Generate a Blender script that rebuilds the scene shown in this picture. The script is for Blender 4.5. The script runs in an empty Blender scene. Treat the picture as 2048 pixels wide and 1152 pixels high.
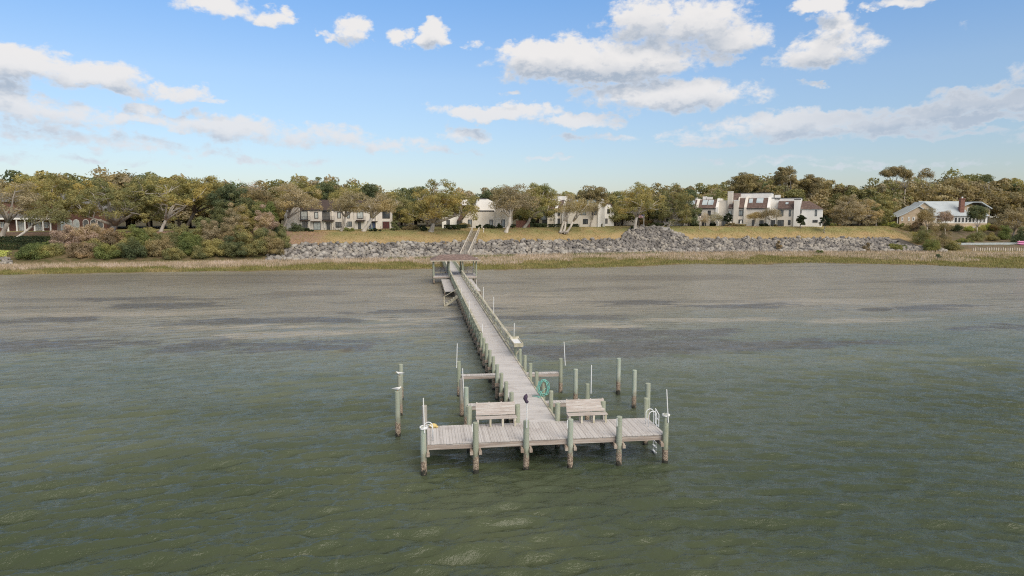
import bpy, math, random
import numpy as np
from math import radians, sin, cos, pi, sqrt, atan2
S = bpy.context.scene
COL = S.collection
rnd = random.Random(7)
rng = np.random.default_rng(7)

# ------------------------------------------------------------------ camera
F_ = 1365.0; CX, CY, CH = 1024.0, 576.0, 11.6        # photo is 2048 wide; eye 11.6 m above the water
PSI = radians(7.4); TH = math.atan(142 / F_)
cd = bpy.data.cameras.new('camera'); cam = bpy.data.objects.new('camera', cd); COL.objects.link(cam)
cam.location = (0, 0, CH); cam.rotation_euler = (pi/2 - TH, 0, -PSI)
cd.sensor_width = 36; cd.lens = 36 * F_ / 2048; cd.clip_end = 6000; cd.clip_start = 0.3
S.camera = cam
S.render.resolution_x = 1024; S.render.resolution_y = 576
S.view_settings.view_transform = 'Standard'; S.view_settings.look = 'None'
S.view_settings.exposure = 0.55; S.view_settings.gamma = 1
fw = (sin(PSI)*cos(TH), cos(PSI)*cos(TH), -sin(TH)); rt = (cos(PSI), -sin(PSI), 0)
up = (sin(PSI)*sin(TH), cos(PSI)*sin(TH), cos(TH))
def ray(px, py):
    a = (px-CX)/F_; b = -(py-CY)/F_
    return tuple(fw[i] + a*rt[i] + b*up[i] for i in range(3))
def onz(px, py, z=0):
    r = ray(px, py); t = (z-CH)/r[2]; return (r[0]*t, r[1]*t, z)
def onY(px, py, Y):
    r = ray(px, py); t = Y/r[1]; return (r[0]*t, Y, CH + r[2]*t)
def depth(X, Y, Z=8.): return X*fw[0] + Y*fw[1] + (Z-CH)*fw[2]

# ------------------------------------------------------------------ sun + sky
SUN_AZ, SUN_EL = radians(155), radians(40)     # compass azimuth from +Y, clockwise
sd = bpy.data.lights.new('sun', 'SUN'); sun = bpy.data.objects.new('sun', sd); COL.objects.link(sun)
sd.energy = 2.25; sd.angle = radians(50); sd.color = (1, 0.90, 0.76)
from mathutils import Vector, Matrix, noise as mnoise
sdir = Vector((sin(SUN_AZ)*cos(SUN_EL), cos(SUN_AZ)*cos(SUN_EL), sin(SUN_EL)))
sun.rotation_euler = sdir.to_track_quat('Z', 'Y').to_euler(); sun.location = (0, 0, 60)

class NT:
    def __init__(s, t): s.t = t; s.n = t.nodes; s.l = t.links
    def new(s, ty, **kw):
        n = s.n.new(ty)
        for k, v in kw.items(): setattr(n, k, v)
        return n
    def put(s, sock, v):
        if isinstance(v, bpy.types.NodeSocket): s.l.new(v, sock)
        elif v is not None: sock.default_value = v
    def math(s, op, a, b=None, c=None, clamp=False):
        n = s.new('ShaderNodeMath', operation=op, use_clamp=clamp); s.put(n.inputs[0], a); s.put(n.inputs[1], b)
        if c is not None: s.put(n.inputs[2], c)
        return n.outputs[0]
    def vec(s, op, a, b=None, scale=None):
        n = s.new('ShaderNodeVectorMath', operation=op); s.put(n.inputs[0], a); s.put(n.inputs[1], b)
        if scale is not None: s.put(n.inputs['Scale'], scale)
        return n.outputs['Value'] if op in ('LENGTH', 'DOT_PRODUCT', 'DISTANCE') else n.outputs[0]
    def mix(s, f, a, b, blend='MIX'):
        n = s.new('ShaderNodeMix', data_type='RGBA', blend_type=blend); s.put(n.inputs[0], f)
        for k, v in ((6, a), (7, b)):
            s.put(n.inputs[k], (*v, 1) if isinstance(v, tuple) and len(v) == 3 else v)
        return n.outputs[2]
    def noise(s, vec, scale, detail=4, rough=.55, dist=0, out='Fac'):
        n = s.new('ShaderNodeTexNoise'); s.put(n.inputs['Vector'], vec); n.inputs['Scale'].default_value = scale
        n.inputs['Detail'].default_value = detail; n.inputs['Roughness'].default_value = rough
        n.inputs['Distortion'].default_value = dist; return n.outputs[out]
    def ramp(s, f, a, b, x=0., y=1., smooth=True):
        n = s.new('ShaderNodeMapRange', interpolation_type='SMOOTHSTEP' if smooth else 'LINEAR')
        s.put(n.inputs[0], f); n.inputs[1].default_value = a; n.inputs[2].default_value = b
        n.inputs[3].default_value = x; n.inputs[4].default_value = y; return n.outputs[0]
    def mul(s, v, k):
        return s.vec('MULTIPLY', v, k)

# clouds: (px, py, half width, half height, weight)
CL = [(1185,122,215,46,1.25),(1090,112,105,34,1.1),(1330,118,95,36,.95),(1345,192,180,34,1.1),(1240,182,90,22,.9),
 (1290,38,85,46,.95),(1395,45,110,46,1.0),(1480,75,72,28,.8),(1640,98,95,34,1.05),(1668,58,48,28,.8),(1445,118,30,18,.7),
 (1640,8,48,16,.95),(1735,18,20,10,.8),(1808,2,46,14,.9),(445,17,85,20,.85),(540,32,42,18,.9),(390,14,25,10,.6),(712,64,48,27,1.05),(655,72,24,10,.55),
 (868,72,34,26,1.0),(800,73,26,18,.6),(948,90,20,10,.45),(60,128,110,32,1.0),(165,148,110,30,1.05),(235,172,48,14,.7),(365,186,50,18,.85),(415,200,30,7,.5),
 (288,215,34,15,.85),(70,222,125,28,.9),(280,238,110,16,.75),(390,245,80,20,.8),(500,262,100,26,.65),(620,272,130,20,.6),(760,288,110,14,.5),
 (60,265,95,18,.6),(170,278,120,20,.6),(300,292,130,14,.5),(400,308,70,9,.45),(990,226,140,18,.95),(1150,242,95,15,.85),(925,266,58,15,.75),(1200,274,110,9,.5),(1025,187,22,6,.5),
 (1600,240,140,20,.85),(1500,262,200,18,.6),(1720,256,210,18,.8),(1860,222,180,16,.8),(1990,205,120,26,1.0),(2050,190,70,30,1.1),(1960,238,120,12,.9),(1840,270,160,9,.55),(1440,288,120,7,.4),
 (1617,175,22,6,.5),(1560,320,120,7,.35),(1750,330,150,6,.3),(560,322,110,8,.35),(150,318,140,8,.3),(880,302,90,7,.35),(1090,318,60,5,.3),
 (-150,180,150,40,.9),(2250,150,150,50,.9),(2300,260,160,20,.8),(900,-60,150,30,.8),(1900,-80,120,30,.8),(300,-90,120,30,.7),(1300,-110,160,40,.9)]
w = bpy.data.worlds.new('World'); S.world = w; w.use_nodes = True
T = NT(w.node_tree); T.n.clear()
g = bpy.data.node_groups.new('cloud_field', 'ShaderNodeTree')
g.interface.new_socket('P', in_out='INPUT', socket_type='NodeSocketVector')
g.interface.new_socket('D', in_out='OUTPUT', socket_type='NodeSocketFloat'); g.interface.new_socket('E', in_out='OUTPUT', socket_type='NodeSocketFloat')
G = NT(g); gi = G.new('NodeGroupInput'); go = G.new('NodeGroupOutput')
acc = None
wn_ = G.vec('SUBTRACT', G.noise(G.mul(gi.outputs[0], (1, 1.5, 1)), 26, 4, .6, 0, out='Color'), (.5, .5, .5))
PW = G.vec('ADD', gi.outputs[0], G.vec('MULTIPLY', wn_, (.075, .04, 0)))
for (px, py, rx, ry, wt) in CL:
    r = ray(px, py); az = atan2(r[0], r[1]); el = atan2(r[2], math.hypot(r[0], r[1]))
    ax, ay = rx/F_*1.05, ry/F_*1.04
    q = G.vec('SUBTRACT', PW, (az, el, 0)); q = G.vec('MULTIPLY', q, (1/ax, 1/ay, 0))
    d = G.math('MULTIPLY_ADD', G.vec('DOT_PRODUCT', q, q), -wt*.85, wt*.85)
    if acc is None: acc = d
    else:
        n = G.new('ShaderNodeMath', operation='SMOOTH_MAX'); G.put(n.inputs[0], acc); G.put(n.inputs[1], d); n.inputs[2].default_value = .12; acc = n.outputs[0]
nz = G.noise(G.mul(gi.outputs[0], (1, 1.7, 1)), 17, 7, .6, .35)
nz2 = G.noise(G.mul(gi.outputs[0], (1, 1.4, 1)), 62, 6, .62, .2)
acc = G.math('MAXIMUM', acc, -.45)
dd = G.math('ADD', acc, G.math('MULTIPLY_ADD', nz, 1.9, -.98)); dd = G.math('ADD', dd, G.math('MULTIPLY_ADD', nz2, 1.1, -.55))
G.put(go.inputs[0], dd); G.put(go.inputs[1], acc)
tc = T.new('ShaderNodeTexCoord'); sx = T.new('ShaderNodeSeparateXYZ'); T.put(sx.inputs[0], tc.outputs['Generated'])
az = T.math('ARCTAN2', sx.outputs[0], sx.outputs[1])
el = T.math('ARCSINE', sx.outputs[2])
cb = T.new('ShaderNodeCombineXYZ'); T.put(cb.inputs[0], az); T.put(cb.inputs[1], el); P = cb.outputs[0]
def fld(v):
    n = T.new('ShaderNodeGroup'); n.node_tree = g; T.put(n.inputs[0], v); return n.outputs[0], n.outputs[1]
A, A2 = fld(P); B, B2 = fld(T.vec('ADD', P, (.004, .022, 0)))
alpha = T.ramp(A, -.06, .60)
shade = T.math('ADD', T.math('MULTIPLY', T.ramp(T.math('SUBTRACT', B, A), -.22, .34, 0, 1), .40), T.math('MULTIPLY', T.ramp(T.math('SUBTRACT', B2, A2), -.75, .95, 0, 1), 1.0), clamp=True)
bank = T.math('MULTIPLY', T.math('MULTIPLY', T.ramp(az, .42, .68), T.ramp(el, .20, .15)), .75); shade = T.math('ADD', shade, bank, clamp=True)
thick = T.ramp(A, .15, .8)
dark = T.math('MULTIPLY', shade, T.math('MULTIPLY_ADD', thick, .6, .4))
lowk = T.ramp(el, .03, .22)                 # low clouds: seen through more air, bluer and fainter
ccol = T.mix(dark, (.86, .84, .83), (.40, .47, .57))
ccol = T.mix(T.math('MULTIPLY_ADD', lowk, -.5, .5), ccol, (.58, .67, .80))
alpha = T.math('MULTIPLY', alpha, T.math('MULTIPLY_ADD', lowk, .10, .88))
sky = T.new('ShaderNodeTexSky', sky_type='NISHITA'); sky.sun_disc = False; sky.sun_elevation = SUN_EL; sky.sun_rotation = SUN_AZ
sky.air_density = 1.0; sky.dust_density = .6; sky.ozone_density = 2.0
STR = .115; EXPF = 2**S.view_settings.exposure
skyc = sky.outputs[0]
grade = T.mix(T.ramp(el, .03, .19, smooth=False), (.63, .61, .65), (.80, .82, .86)); grade = T.mix(T.ramp(el, .19, .31, smooth=False), grade, (.67, .86, 1.02))
skyc = T.mix(1., skyc, grade, 'MULTIPLY')
# unseen broken cloud deck, added above the frame to grey the blue fill and reflections
deckn = T.noise(tc.outputs['Generated'], 3.2, 5, .6)
skyc = T.mix(T.math('MULTIPLY', T.ramp(el, .33, .52), T.ramp(deckn, .30, .55, .55, 1)), skyc, tuple(v/STR for v in (.38, .37, .35)))
cs = T.vec('SCALE', ccol, None, scale=1/STR/EXPF)
fin = T.mix(T.math('MULTIPLY', alpha, T.ramp(el, -.01, .03)), skyc, cs)
bg = T.new('ShaderNodeBackground'); T.put(bg.inputs[0], fin); bg.inputs[1].default_value = STR
wo = T.new('ShaderNodeOutputWorld'); T.l.new(bg.outputs[0], wo.inputs[0])

# ------------------------------------------------------------------ helpers
def tag(o, label=None, cat=None, group=None, kind=None):
    if label: o['label'] = label
    if cat: o['category'] = cat
    if group: o['group'] = group
    if kind: o['kind'] = kind
    return o
def thing(name, label, cat, loc=(0, 0, 0), group=None):
    o = bpy.data.objects.new(name, None); COL.objects.link(o); o.location = loc; o.empty_display_size = .3
    return tag(o, label, cat, group)
def rootloc(p):
    while p.parent: p = p.parent
    return p.location
def linkmesh(name, me, m, parent=None, loc=None):
    o = bpy.data.objects.new(name, me); COL.objects.link(o)
    if m and not me.materials: me.materials.append(m)
    if parent: o.parent = parent
    if loc is not None: o.location = loc
    return o
def npmesh(name, V, nf, fs=4):
    """mesh of loose polygons: V is (nf*fs,3)"""
    me = bpy.data.meshes.new(name); me.vertices.add(len(V)); me.vertices.foreach_set('co', np.asarray(V, dtype=np.float32).ravel())
    me.loops.add(nf*fs); me.loops.foreach_set('vertex_index', np.arange(nf*fs, dtype=np.int32))
    me.polygons.add(nf); me.polygons.foreach_set('loop_start', np.arange(0, nf*fs, fs, dtype=np.int32))
    me.polygons.foreach_set('loop_total', np.full(nf, fs, dtype=np.int32)); me.update(calc_edges=True); return me
def idmesh(name, V, Fq):
    me = bpy.data.meshes.new(name); V = np.asarray(V, dtype=np.float32); Fq = np.asarray(Fq, dtype=np.int32); k = Fq.shape[1]
    me.vertices.add(len(V)); me.vertices.foreach_set('co', V.ravel()); me.loops.add(Fq.size); me.loops.foreach_set('vertex_index', Fq.ravel())
    me.polygons.add(len(Fq)); me.polygons.foreach_set('loop_start', np.arange(0, Fq.size, k, dtype=np.int32))
    me.polygons.foreach_set('loop_total', np.full(len(Fq), k, dtype=np.int32)); me.update(calc_edges=True); return me
class MB:
    def __init__(s): s.v = []; s.f = []; s.sm = False
    def add(s, vs, fs):
        n = len(s.v); s.v += [tuple(p) for p in vs]; s.f += [tuple(i+n for i in f) for f in fs]; return s
    def box(s, x0, x1, y0, y1, z0, z1, fn=None):
        vs = [(x, y, z) for z in (z0, z1) for y in (y0, y1) for x in (x0, x1)]
        if fn: vs = [fn(*p) for p in vs]
        return s.add(vs, [(0,2,3,1),(4,5,7,6),(0,1,5,4),(2,6,7,3),(0,4,6,2),(1,3,7,5)])
    def bar(s, a, b, wd, h):
        a = Vector(a); b = Vector(b); d = (b-a).normalized(); up_ = Vector((0,0,1)) if abs(d.z) < .95 else Vector((0,1,0))
        x = d.cross(up_).normalized()*wd/2; z = x.cross(d).normalized()*h/2
        vs = [p+sx*x+sz*z for p in (a, b) for sz in (-1, 1) for sx in (-1, 1)]
        return s.add(vs, [(0,1,3,2),(4,6,7,5),(0,4,5,1),(2,3,7,6),(0,2,6,4),(1,5,7,3)])
    def tube(s, pts, rad, n=8, cap=True):
        pts = [Vector(p) for p in pts]; m = len(pts); rad = rad if isinstance(rad, (list, tuple)) else [rad]*m
        base = len(s.v); ref = None
        for i, p in enumerate(pts):
            d = (pts[min(i+1, m-1)]-pts[max(i-1, 0)]).normalized()
            if ref is None: ref = Vector((1,0,0)) if abs(d.x) < .8 else Vector((0,1,0))
            x = (ref - d*ref.dot(d)).normalized(); y = d.cross(x); ref = x
            for k in range(n):
                a = 2*pi*k/n; s.v.append(tuple(p + rad[i]*(cos(a)*x+sin(a)*y)))
        for i in range(m-1):
            for k in range(n):
                a = base+i*n+k; b = base+i*n+(k+1) % n; s.f.append((a, b, b+n, a+n))
        if cap: s.f.append(tuple(base+k for k in range(n))[::-1]); s.f.append(tuple(base+(m-1)*n+k for k in range(n)))
        return s
    def prism(s, poly, fn, a, b):
        """poly list of 2d pts, fn(t,p,q)->xyz, extruded t=a..b"""
        n = len(poly); vs = [fn(a, *p) for p in poly]+[fn(b, *p) for p in poly]
        return s.add(vs, [tuple(range(n))[::-1], tuple(range(n, 2*n))]+[(i, (i+1) % n, n+(i+1) % n, n+i) for i in range(n)])
    def build(s, name, m, parent=None, loc=None, smooth=False, raw=False):
        me = bpy.data.meshes.new(name)
        o0 = Vector((0,0,0))
        if parent and not raw: o0 = Vector(rootloc(parent))
        elif loc is not None and not raw: o0 = Vector(loc)
        me.from_pydata([tuple(Vector(p)-o0) for p in s.v], [], s.f)
        import bmesh
        bm = bmesh.new(); bm.from_mesh(me); bmesh.ops.recalc_face_normals(bm, faces=bm.faces); bm.to_mesh(me); bm.free()
        if smooth: me.polygons.foreach_set('use_smooth', [True]*len(me.polygons))
        me.materials.append(m); return linkmesh(name, me, None, parent, loc)

# ------------------------------------------------------------------ materials
MATS = {}
def mat(name, c1, c2=None, scale=1., rough=.85, bump=0., stretch=(1,1,1), detail=5, lo=.35, hi=.65, c3=None, scale3=.2, metal=0, spec=.5, bscale=None, geo=True, objvar=0., bdist=.05):
    m = bpy.data.materials.new(name); m.use_nodes = True; t = NT(m.node_tree); b = t.n['Principled BSDF']
    pos = t.new('ShaderNodeNewGeometry').outputs['Position'] if geo else t.new('ShaderNodeTexCoord').outputs['Object']
    v = t.mul(pos, stretch)
    col = (*c1, 1)
    if c2:
        col = t.mix(t.ramp(t.noise(v, scale, detail), lo, hi), c1, c2)
    if c3: col = t.mix(t.ramp(t.noise(v, scale3, 3), .48, .62), col, c3)
    if objvar:
        oi = t.new('ShaderNodeObjectInfo'); h = t.new('ShaderNodeHueSaturation'); t.put(h.inputs['Color'], col)
        t.put(h.inputs['Value'], t.math('MULTIPLY_ADD', oi.outputs['Random'], 2*objvar, 1-objvar)); 
        t.put(h.inputs['Hue'], t.math('MULTIPLY_ADD', t.math('FRACT', t.math('MULTIPLY', oi.outputs['Random'], 7.3)), objvar*.10, .5-objvar*.05)); col = h.outputs[0]
    t.put(b.inputs['Base Color'], col); b.inputs['Roughness'].default_value = rough; b.inputs['Metallic'].default_value = metal
    b.inputs['Specular IOR Level'].default_value = spec
    if bump:
        bn = t.new('ShaderNodeBump'); bn.inputs['Strength'].default_value = bump; bn.inputs['Distance'].default_value = bdist
        t.put(bn.inputs['Height'], t.noise(v, bscale or scale*4, 5)); t.put(b.inputs['Normal'], bn.outputs[0])
    MATS[name] = m; m['_'] = 0; del m['_']
    return m
def leafmat(name, c1, c2, c3, scale=.35, trans=.35, var=.12):
    if not name.startswith('grass') and name not in ('leaf_tan','leaf_bloom','leaf_topiary'): c1, c2, c3 = (tuple(v*2.25 for v in c) for c in (c1, c2, c3))
    m = mat(name, c1, c2, scale, .75, 0, detail=6, lo=.38, hi=.62, c3=c3, scale3=.16, spec=.25, objvar=var)
    t = NT(m.node_tree); b = t.n['Principled BSDF']; out = t.n['Material Output']
    tr = t.new('ShaderNodeBsdfTranslucent'); src = b.inputs['Base Color'].links[0].from_socket
    t.put(tr.inputs[0], t.mix(1., src, (1.25, 1.2, .7), 'MULTIPLY')); mx = t.new('ShaderNodeMixShader'); mx.inputs[0].default_value = trans
    t.l.new(b.outputs[0], mx.inputs[1]); t.l.new(tr.outputs[0], mx.inputs[2]); t.l.new(mx.outputs[0], out.inputs[0]); return m
L_GOLD = leafmat('leaf_gold', (.165,.142,.055), (.115,.112,.048), (.21,.165,.058))
L_OLIVE = leafmat('leaf_olive', (.13,.122,.055), (.092,.098,.046), (.17,.148,.06))
L_GREY = leafmat('leaf_greybrown', (.185,.155,.10), (.14,.122,.078), (.20,.16,.082))
L_DARK = leafmat('leaf_dark', (.068,.080,.040), (.048,.062,.034), (.095,.098,.045))
L_BROWN = leafmat('leaf_brown', (.145,.115,.062), (.10,.088,.050), (.165,.135,.066))
L_GREEN = leafmat('leaf_green', (.095,.110,.038), (.068,.084,.032), (.13,.13,.045))
L_TAN = leafmat('leaf_tan', (.33,.26,.18), (.24,.19,.12), (.38,.27,.15))
L_MAUVE = leafmat('leaf_mauve', (.23,.175,.145), (.16,.125,.10), (.24,.19,.12))
L_TOPI = leafmat('leaf_topiary', (.045,.062,.03), (.03,.045,.022), (.06,.08,.03), 2.)
L_RED = leafmat('leaf_red', (.13,.075,.04), (.08,.06,.03), (.10,.10,.035))
L_YELL = leafmat('leaf_yellowgreen', (.22,.23,.07), (.16,.18,.05), (.27,.25,.10))
L_BLOOM = leafmat('leaf_bloom', (.36,.33,.24), (.22,.22,.12), (.42,.38,.28))
BARK = mat('bark', (.38,.34,.29), (.24,.21,.18), 1.2, .9, .4, (1,1,.35))
BARKD = mat('bark_dark', (.12,.10,.08), (.07,.058,.048), 1.2, .9, .4, (1,1,.35))
BARKP = mat('bark_pale', (.60,.55,.48), (.42,.37,.31), 1.5, .9, .4, (1,1,.35))

def boardmat(name, ax, pitch, ca, cb_, cw):
    m = bpy.data.materials.new(name); m.use_nodes = True; t = NT(m.node_tree); b = t.n['Principled BSDF']
    pos = t.new('ShaderNodeNewGeometry').outputs['Position']; s = t.new('ShaderNodeSeparateXYZ'); t.put(s.inputs[0], pos)
    idx = t.math('FLOOR', t.math('DIVIDE', s.outputs[ax], pitch)); wn = t.new('ShaderNodeTexWhiteNoise', noise_dimensions='1D'); t.put(wn.inputs['W'], idx)
    st = (1.5, 18, 4) if ax == 1 else (18, 1.5, 4)
    grain = t.noise(t.mul(pos, st), 1.6, 6, .65)
    c = t.mix(wn.outputs[0], ca, cb_); c = t.mix(t.ramp(grain, .35, .75), c, cw)
    blot = t.noise(pos, .7, 5, .6); c = t.mix(t.ramp(blot, .52, .72, 0, .5), c, (.30,.25,.225))
    t.put(b.inputs['Base Color'], c); b.inputs['Roughness'].default_value = .8
    bn = t.new('ShaderNodeBump'); bn.inputs['Strength'].default_value = .35; bn.inputs['Distance'].default_value = .01; t.put(bn.inputs['Height'], grain); t.put(b.inputs['Normal'], bn.outputs[0])
    return m
WALKW = boardmat('walkway_boards', 1, .145, (.44,.41,.395), (.56,.53,.515), (.60,.575,.56))
HEADW = boardmat('head_boards', 0, .145, (.39,.355,.335), (.56,.525,.505), (.60,.57,.55))
FASC = mat('fascia_wood', (.40,.33,.285), (.29,.235,.20), 1., .85, .3, (.6,6,9), c3=(.45,.40,.36), scale3=.8)
BENCHW = mat('bench_wood', (.48,.43,.40), (.39,.335,.30), 1.2, .85, .3, (1.2,8,14), c3=(.52,.485,.455), scale3=1.)
RAILW = mat('rail_wood', (.46,.42,.32), (.33,.31,.22), 1.5, .85, .2, (3,.8,3), c3=(.55,.51,.42), scale3=.8)
REDW = mat('rust_wood', (.27,.20,.155), (.42,.36,.30), 4., .9, .4)
def pilemat(name, g1, g2):
    m = bpy.data.materials.new(name); m.use_nodes = True; t = NT(m.node_tree); b = t.n['Principled BSDF']
    pos = t.new('ShaderNodeNewGeometry').outputs['Position']; s = t.new('ShaderNodeSeparateXYZ'); t.put(s.inputs[0], pos); z = s.outputs[2]
    oi = t.new('ShaderNodeObjectInfo')
    v = t.mul(pos, (6, 6, 1.1)); c = t.mix(t.ramp(t.noise(v, 1.3, 6, .65), .35, .68), g1, g2)
    c = t.mix(t.ramp(t.noise(t.mul(pos, (9, 9, .7)), 1., 4), .5, .7, 0, .7), c, (.36,.34,.25))
    c = t.mix(t.math('MULTIPLY', t.ramp(oi.outputs['Random'], .35, .9, 0, .75), 1.), c, (.30,.32,.245))
    zz = t.math('ADD', z, t.math('MULTIPLY_ADD', t.noise(pos, 4., 6, .7), 1.1, -.55))
    spk = t.noise(pos, 22, 4, .7); barn = t.mix(t.ramp(spk, .42, .62), (.13,.09,.065), (.48,.39,.30))
    c = t.mix(t.ramp(zz, 1.25, .8, 0, .45), c, (.16,.15,.10)); c = t.mix(t.ramp(zz, .82, .66), c, barn); c = t.mix(t.ramp(zz, .26, .10), c, (.03,.03,.022))
    ck = t.noise(t.mul(pos, (30, 30, .8)), 1., 5, .7); c = t.mix(t.ramp(ck, .60, .70, 0, .6), c, (.12,.12,.085))
    t.put(b.inputs['Base Color'], c); b.inputs['Roughness'].default_value = .8
    bn = t.new('ShaderNodeBump'); bn.inputs['Strength'].default_value = .6; bn.inputs['Distance'].default_value = .03; t.put(bn.inputs['Height'], spk); t.put(b.inputs['Normal'], bn.outputs[0])
    return m
PILE = pilemat('piling_green', (.27,.30,.215), (.39,.41,.32)); PILEG = pilemat('piling_grey', (.40,.37,.33), (.30,.28,.25))
PILEB = pilemat('piling_teal', (.34,.41,.335), (.45,.45,.385))
WHITE = mat('white_plastic', (.80,.80,.79), None, rough=.35); ALU = mat('white_metal', (.74,.75,.76), None, rough=.3)
TEAL = mat('teal_hose', (.16,.42,.36), (.22,.50,.43), 6, .4); PURP = mat('purple_cloth', (.05,.035,.065), (.10,.07,.11), 14, .9, .5)
YELL = mat('yellow_float', (.60,.46,.18), (.5,.38,.15), 5, .6); GULLW = mat('gull_white', (.78,.78,.76), None, rough=.7); GULLG = mat('gull_grey', (.45,.46,.48), None, rough=.7)
BEAK = mat('beak', (.6,.3,.05), None); SHNG = mat('shingle_brown', (.135,.088,.073), (.095,.062,.052), 3, .95, .3, (1,1,1.), c3=(.165,.115,.095), scale3=1.2)
SHNGP = mat('shingle_pier', (.20,.14,.12), (.14,.095,.08), 6, .95, .4, c3=(.27,.19,.16), scale3=2.)
STUC = mat('stucco_cream', (.70,.65,.575), (.63,.575,.50), .5, .9, 0, (1,1,.5)); STUCW = mat('stucco_white', (.82,.80,.765), (.75,.725,.68), .5, .9, 0, (1,1,.5))
STUCB = mat('stucco_beige', (.64,.60,.55), (.56,.52,.475), .6, .9, .2, (1,1,.6)); DARKF = mat('dark_frame', (.035,.035,.04), None, rough=.6)
BRICK = mat('brick', (.15,.075,.058), (.11,.055,.045), 2.5, .9); BRICKR = mat('brick_chimney', (.26,.13,.10), (.17,.08,.06), 3, .9)
GLASS = mat('window_glass', (.10,.12,.13), (.26,.30,.32), .35, .08, 0, spec=.8); GLASSD = mat('window_glass_dark', (.03,.035,.04), (.09,.10,.11), .3, .08, spec=.8)
CURT = mat('window_curtained', (.50,.53,.52), (.30,.34,.35), .5, .15, 0, spec=.7); SKYL = mat('skylight_glass', (.48,.54,.56), (.36,.43,.46), .6, .1, spec=.8)
METR = mat('metal_roof', (.46,.50,.52), (.40,.44,.46), .5, .45); TANW = mat('tan_siding', (.46,.36,.25), (.40,.31,.215), 1, .9); TRIM = mat('white_trim', (.74,.73,.70), None, rough=.7)
GREYR = mat('grey_shingle', (.17,.165,.16), (.12,.12,.12), 3, .95); REDC = mat('red_curtain', (.11,.03,.03), (.05,.02,.02), 3, .9); BLUEC = mat('blue_door', (.04,.06,.13), None, rough=.5)
UMB = mat('umbrella_cloth', (.55,.52,.45), None, rough=.9); DARKW = mat('dark_wood', (.075,.05,.042), (.05,.035,.03), 2, .8); PINK = mat('pink_hull', (.62,.22,.42), (.55,.18,.36), 1, .4)
SLATW = mat('slat_white', (.56,.62,.63), (.50,.56,.57), 2, .7); CONC = mat('concrete', (.42,.40,.37), (.33,.31,.29), 2, .9); BORE_SHADE = mat('bore_shade', (.02,.02,.022), None, rough=.6)
FLAGM = mat('flag_cloth', (.55,.42,.46), (.62,.52,.54), 1.5, .8); BINM = mat('brick_red_planks', (.17,.075,.055), None, rough=.9)
POST = mat('grey_post', (.50,.46,.40), (.38,.34,.30), 2, .9); LAMPG = mat('lamp_globe', (.62,.52,.47), None, rough=.4)
ROCK = mat('riprap_rock', (.25,.228,.208), (.14,.128,.12), .5, .95, .7, c3=(.36,.325,.28), scale3=.35, bscale=3., objvar=.12)
ROCKP = mat('riprap_rock_pale', (.36,.335,.30), (.24,.22,.20), .6, .95, .7, bscale=3., objvar=.14)

# ------------------------------------------------------------------ terrain
SH = ([-500,-150,-84,-66,-45,-3,5,11.7,25,43,62,80,97,110,121,125,134,200,500], [146,147,149,151.5,153,154.5,152,149,151,153.2,161,159,162,156.5,151.5,143,137,136,136])
TOE = ([-500,-90,-60,-38,-34,-6,10,22,45,68,100,140,152,168,500], [162,163,166,172,174.4,179,185,190.5,195,198,198,198,197,186,186])
CRE = ([-500,-90,-60,-38,-31,0,22,55,98,130,152,170,500], [180,181,182,182.5,183,187.5,196.5,204,208,206.5,207,214,214])
PLA = ([-500,-60,-38,0,22,55,98,130,152,175,500], [197,197,198,202.5,211,216,217,216,218,236,236])
def terr(X, Y):
    X = np.asarray(X, float); Y = np.asarray(Y, float)
    ys, yt, yc, yp = (np.interp(X, *t) for t in (SH, TOE, CRE, PLA))
    ys = ys+1.5*np.sin(X*.21)+1.2*np.sin(X*.57+1)+.8*np.sin(X*1.3+2)+.5*np.sin(X*2.7)
    zp = np.interp(X, [-150,-30,0,60,130,500], [7.4,7.7,8.0,8.35,8.3,7.9])
    z = np.where(Y < ys, -.03-(ys-Y)*.03, 0.)
    a = np.clip((Y-ys)/(yt-ys), 0, 1); z = np.where(Y >= ys, .06+.84*a, z)
    a = np.clip((Y-yt)/(yc-yt), 0, 1); z = np.where(Y >= yt, .9+3.5*a, z)
    a = np.clip((Y-yc)/(yp-yc), 0, 1); z = np.where(Y >= yc, 4.4+(zp-4.4)*(1-(1-a)**1.5), z)
    z = np.where(Y >= yp, zp+np.clip((Y-yp)*.006, 0, 2), z)
    # the rock-armoured outfall bulges forward
    m = np.exp(-((X-71)/9.)**2)*np.clip(1-np.abs(Y-206)/12., 0, 1); z = z+m*.25*np.clip((zp-z)/3., 0, 1)
    return np.maximum(z, -2.5)
def TZ(x, y): return float(terr(x, y))
def gnd(px, py):
    """where the line of sight through a photo point meets the ground"""
    r = ray(px, py); t = 120.
    while t < 400:
        if CH+r[2]*t <= TZ(r[0]*t, r[1]*t): break
        t += .25
    return (r[0]*t, r[1]*t, TZ(r[0]*t, r[1]*t))
def foot(px, Y):
    x = onY(px, 450, Y)[0]; return (x, Y, TZ(x, Y))
xs = np.unique(np.concatenate([np.linspace(-1500, -170, 20), np.arange(-170, 230, 1.5), np.linspace(230, 1500, 20)]))
ysv = np.unique(np.concatenate([np.arange(128, 260, .9), np.linspace(260, 2500, 40)]))
GX, GY = np.meshgrid(xs, ysv); GZ = terr(GX, GY)
GZ = GZ + np.where(GZ > 0, .06*np.sin(GX*.9+GY*.4)*np.sin(GY*.7-GX*.2), 0)
def gridfaces(nx, ny):
    i = np.arange(nx-1)[None, :]+np.arange(ny-1)[:, None]*nx; return np.stack([i, i+1, i+1+nx, i+nx], -1).reshape(-1, 4)
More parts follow.
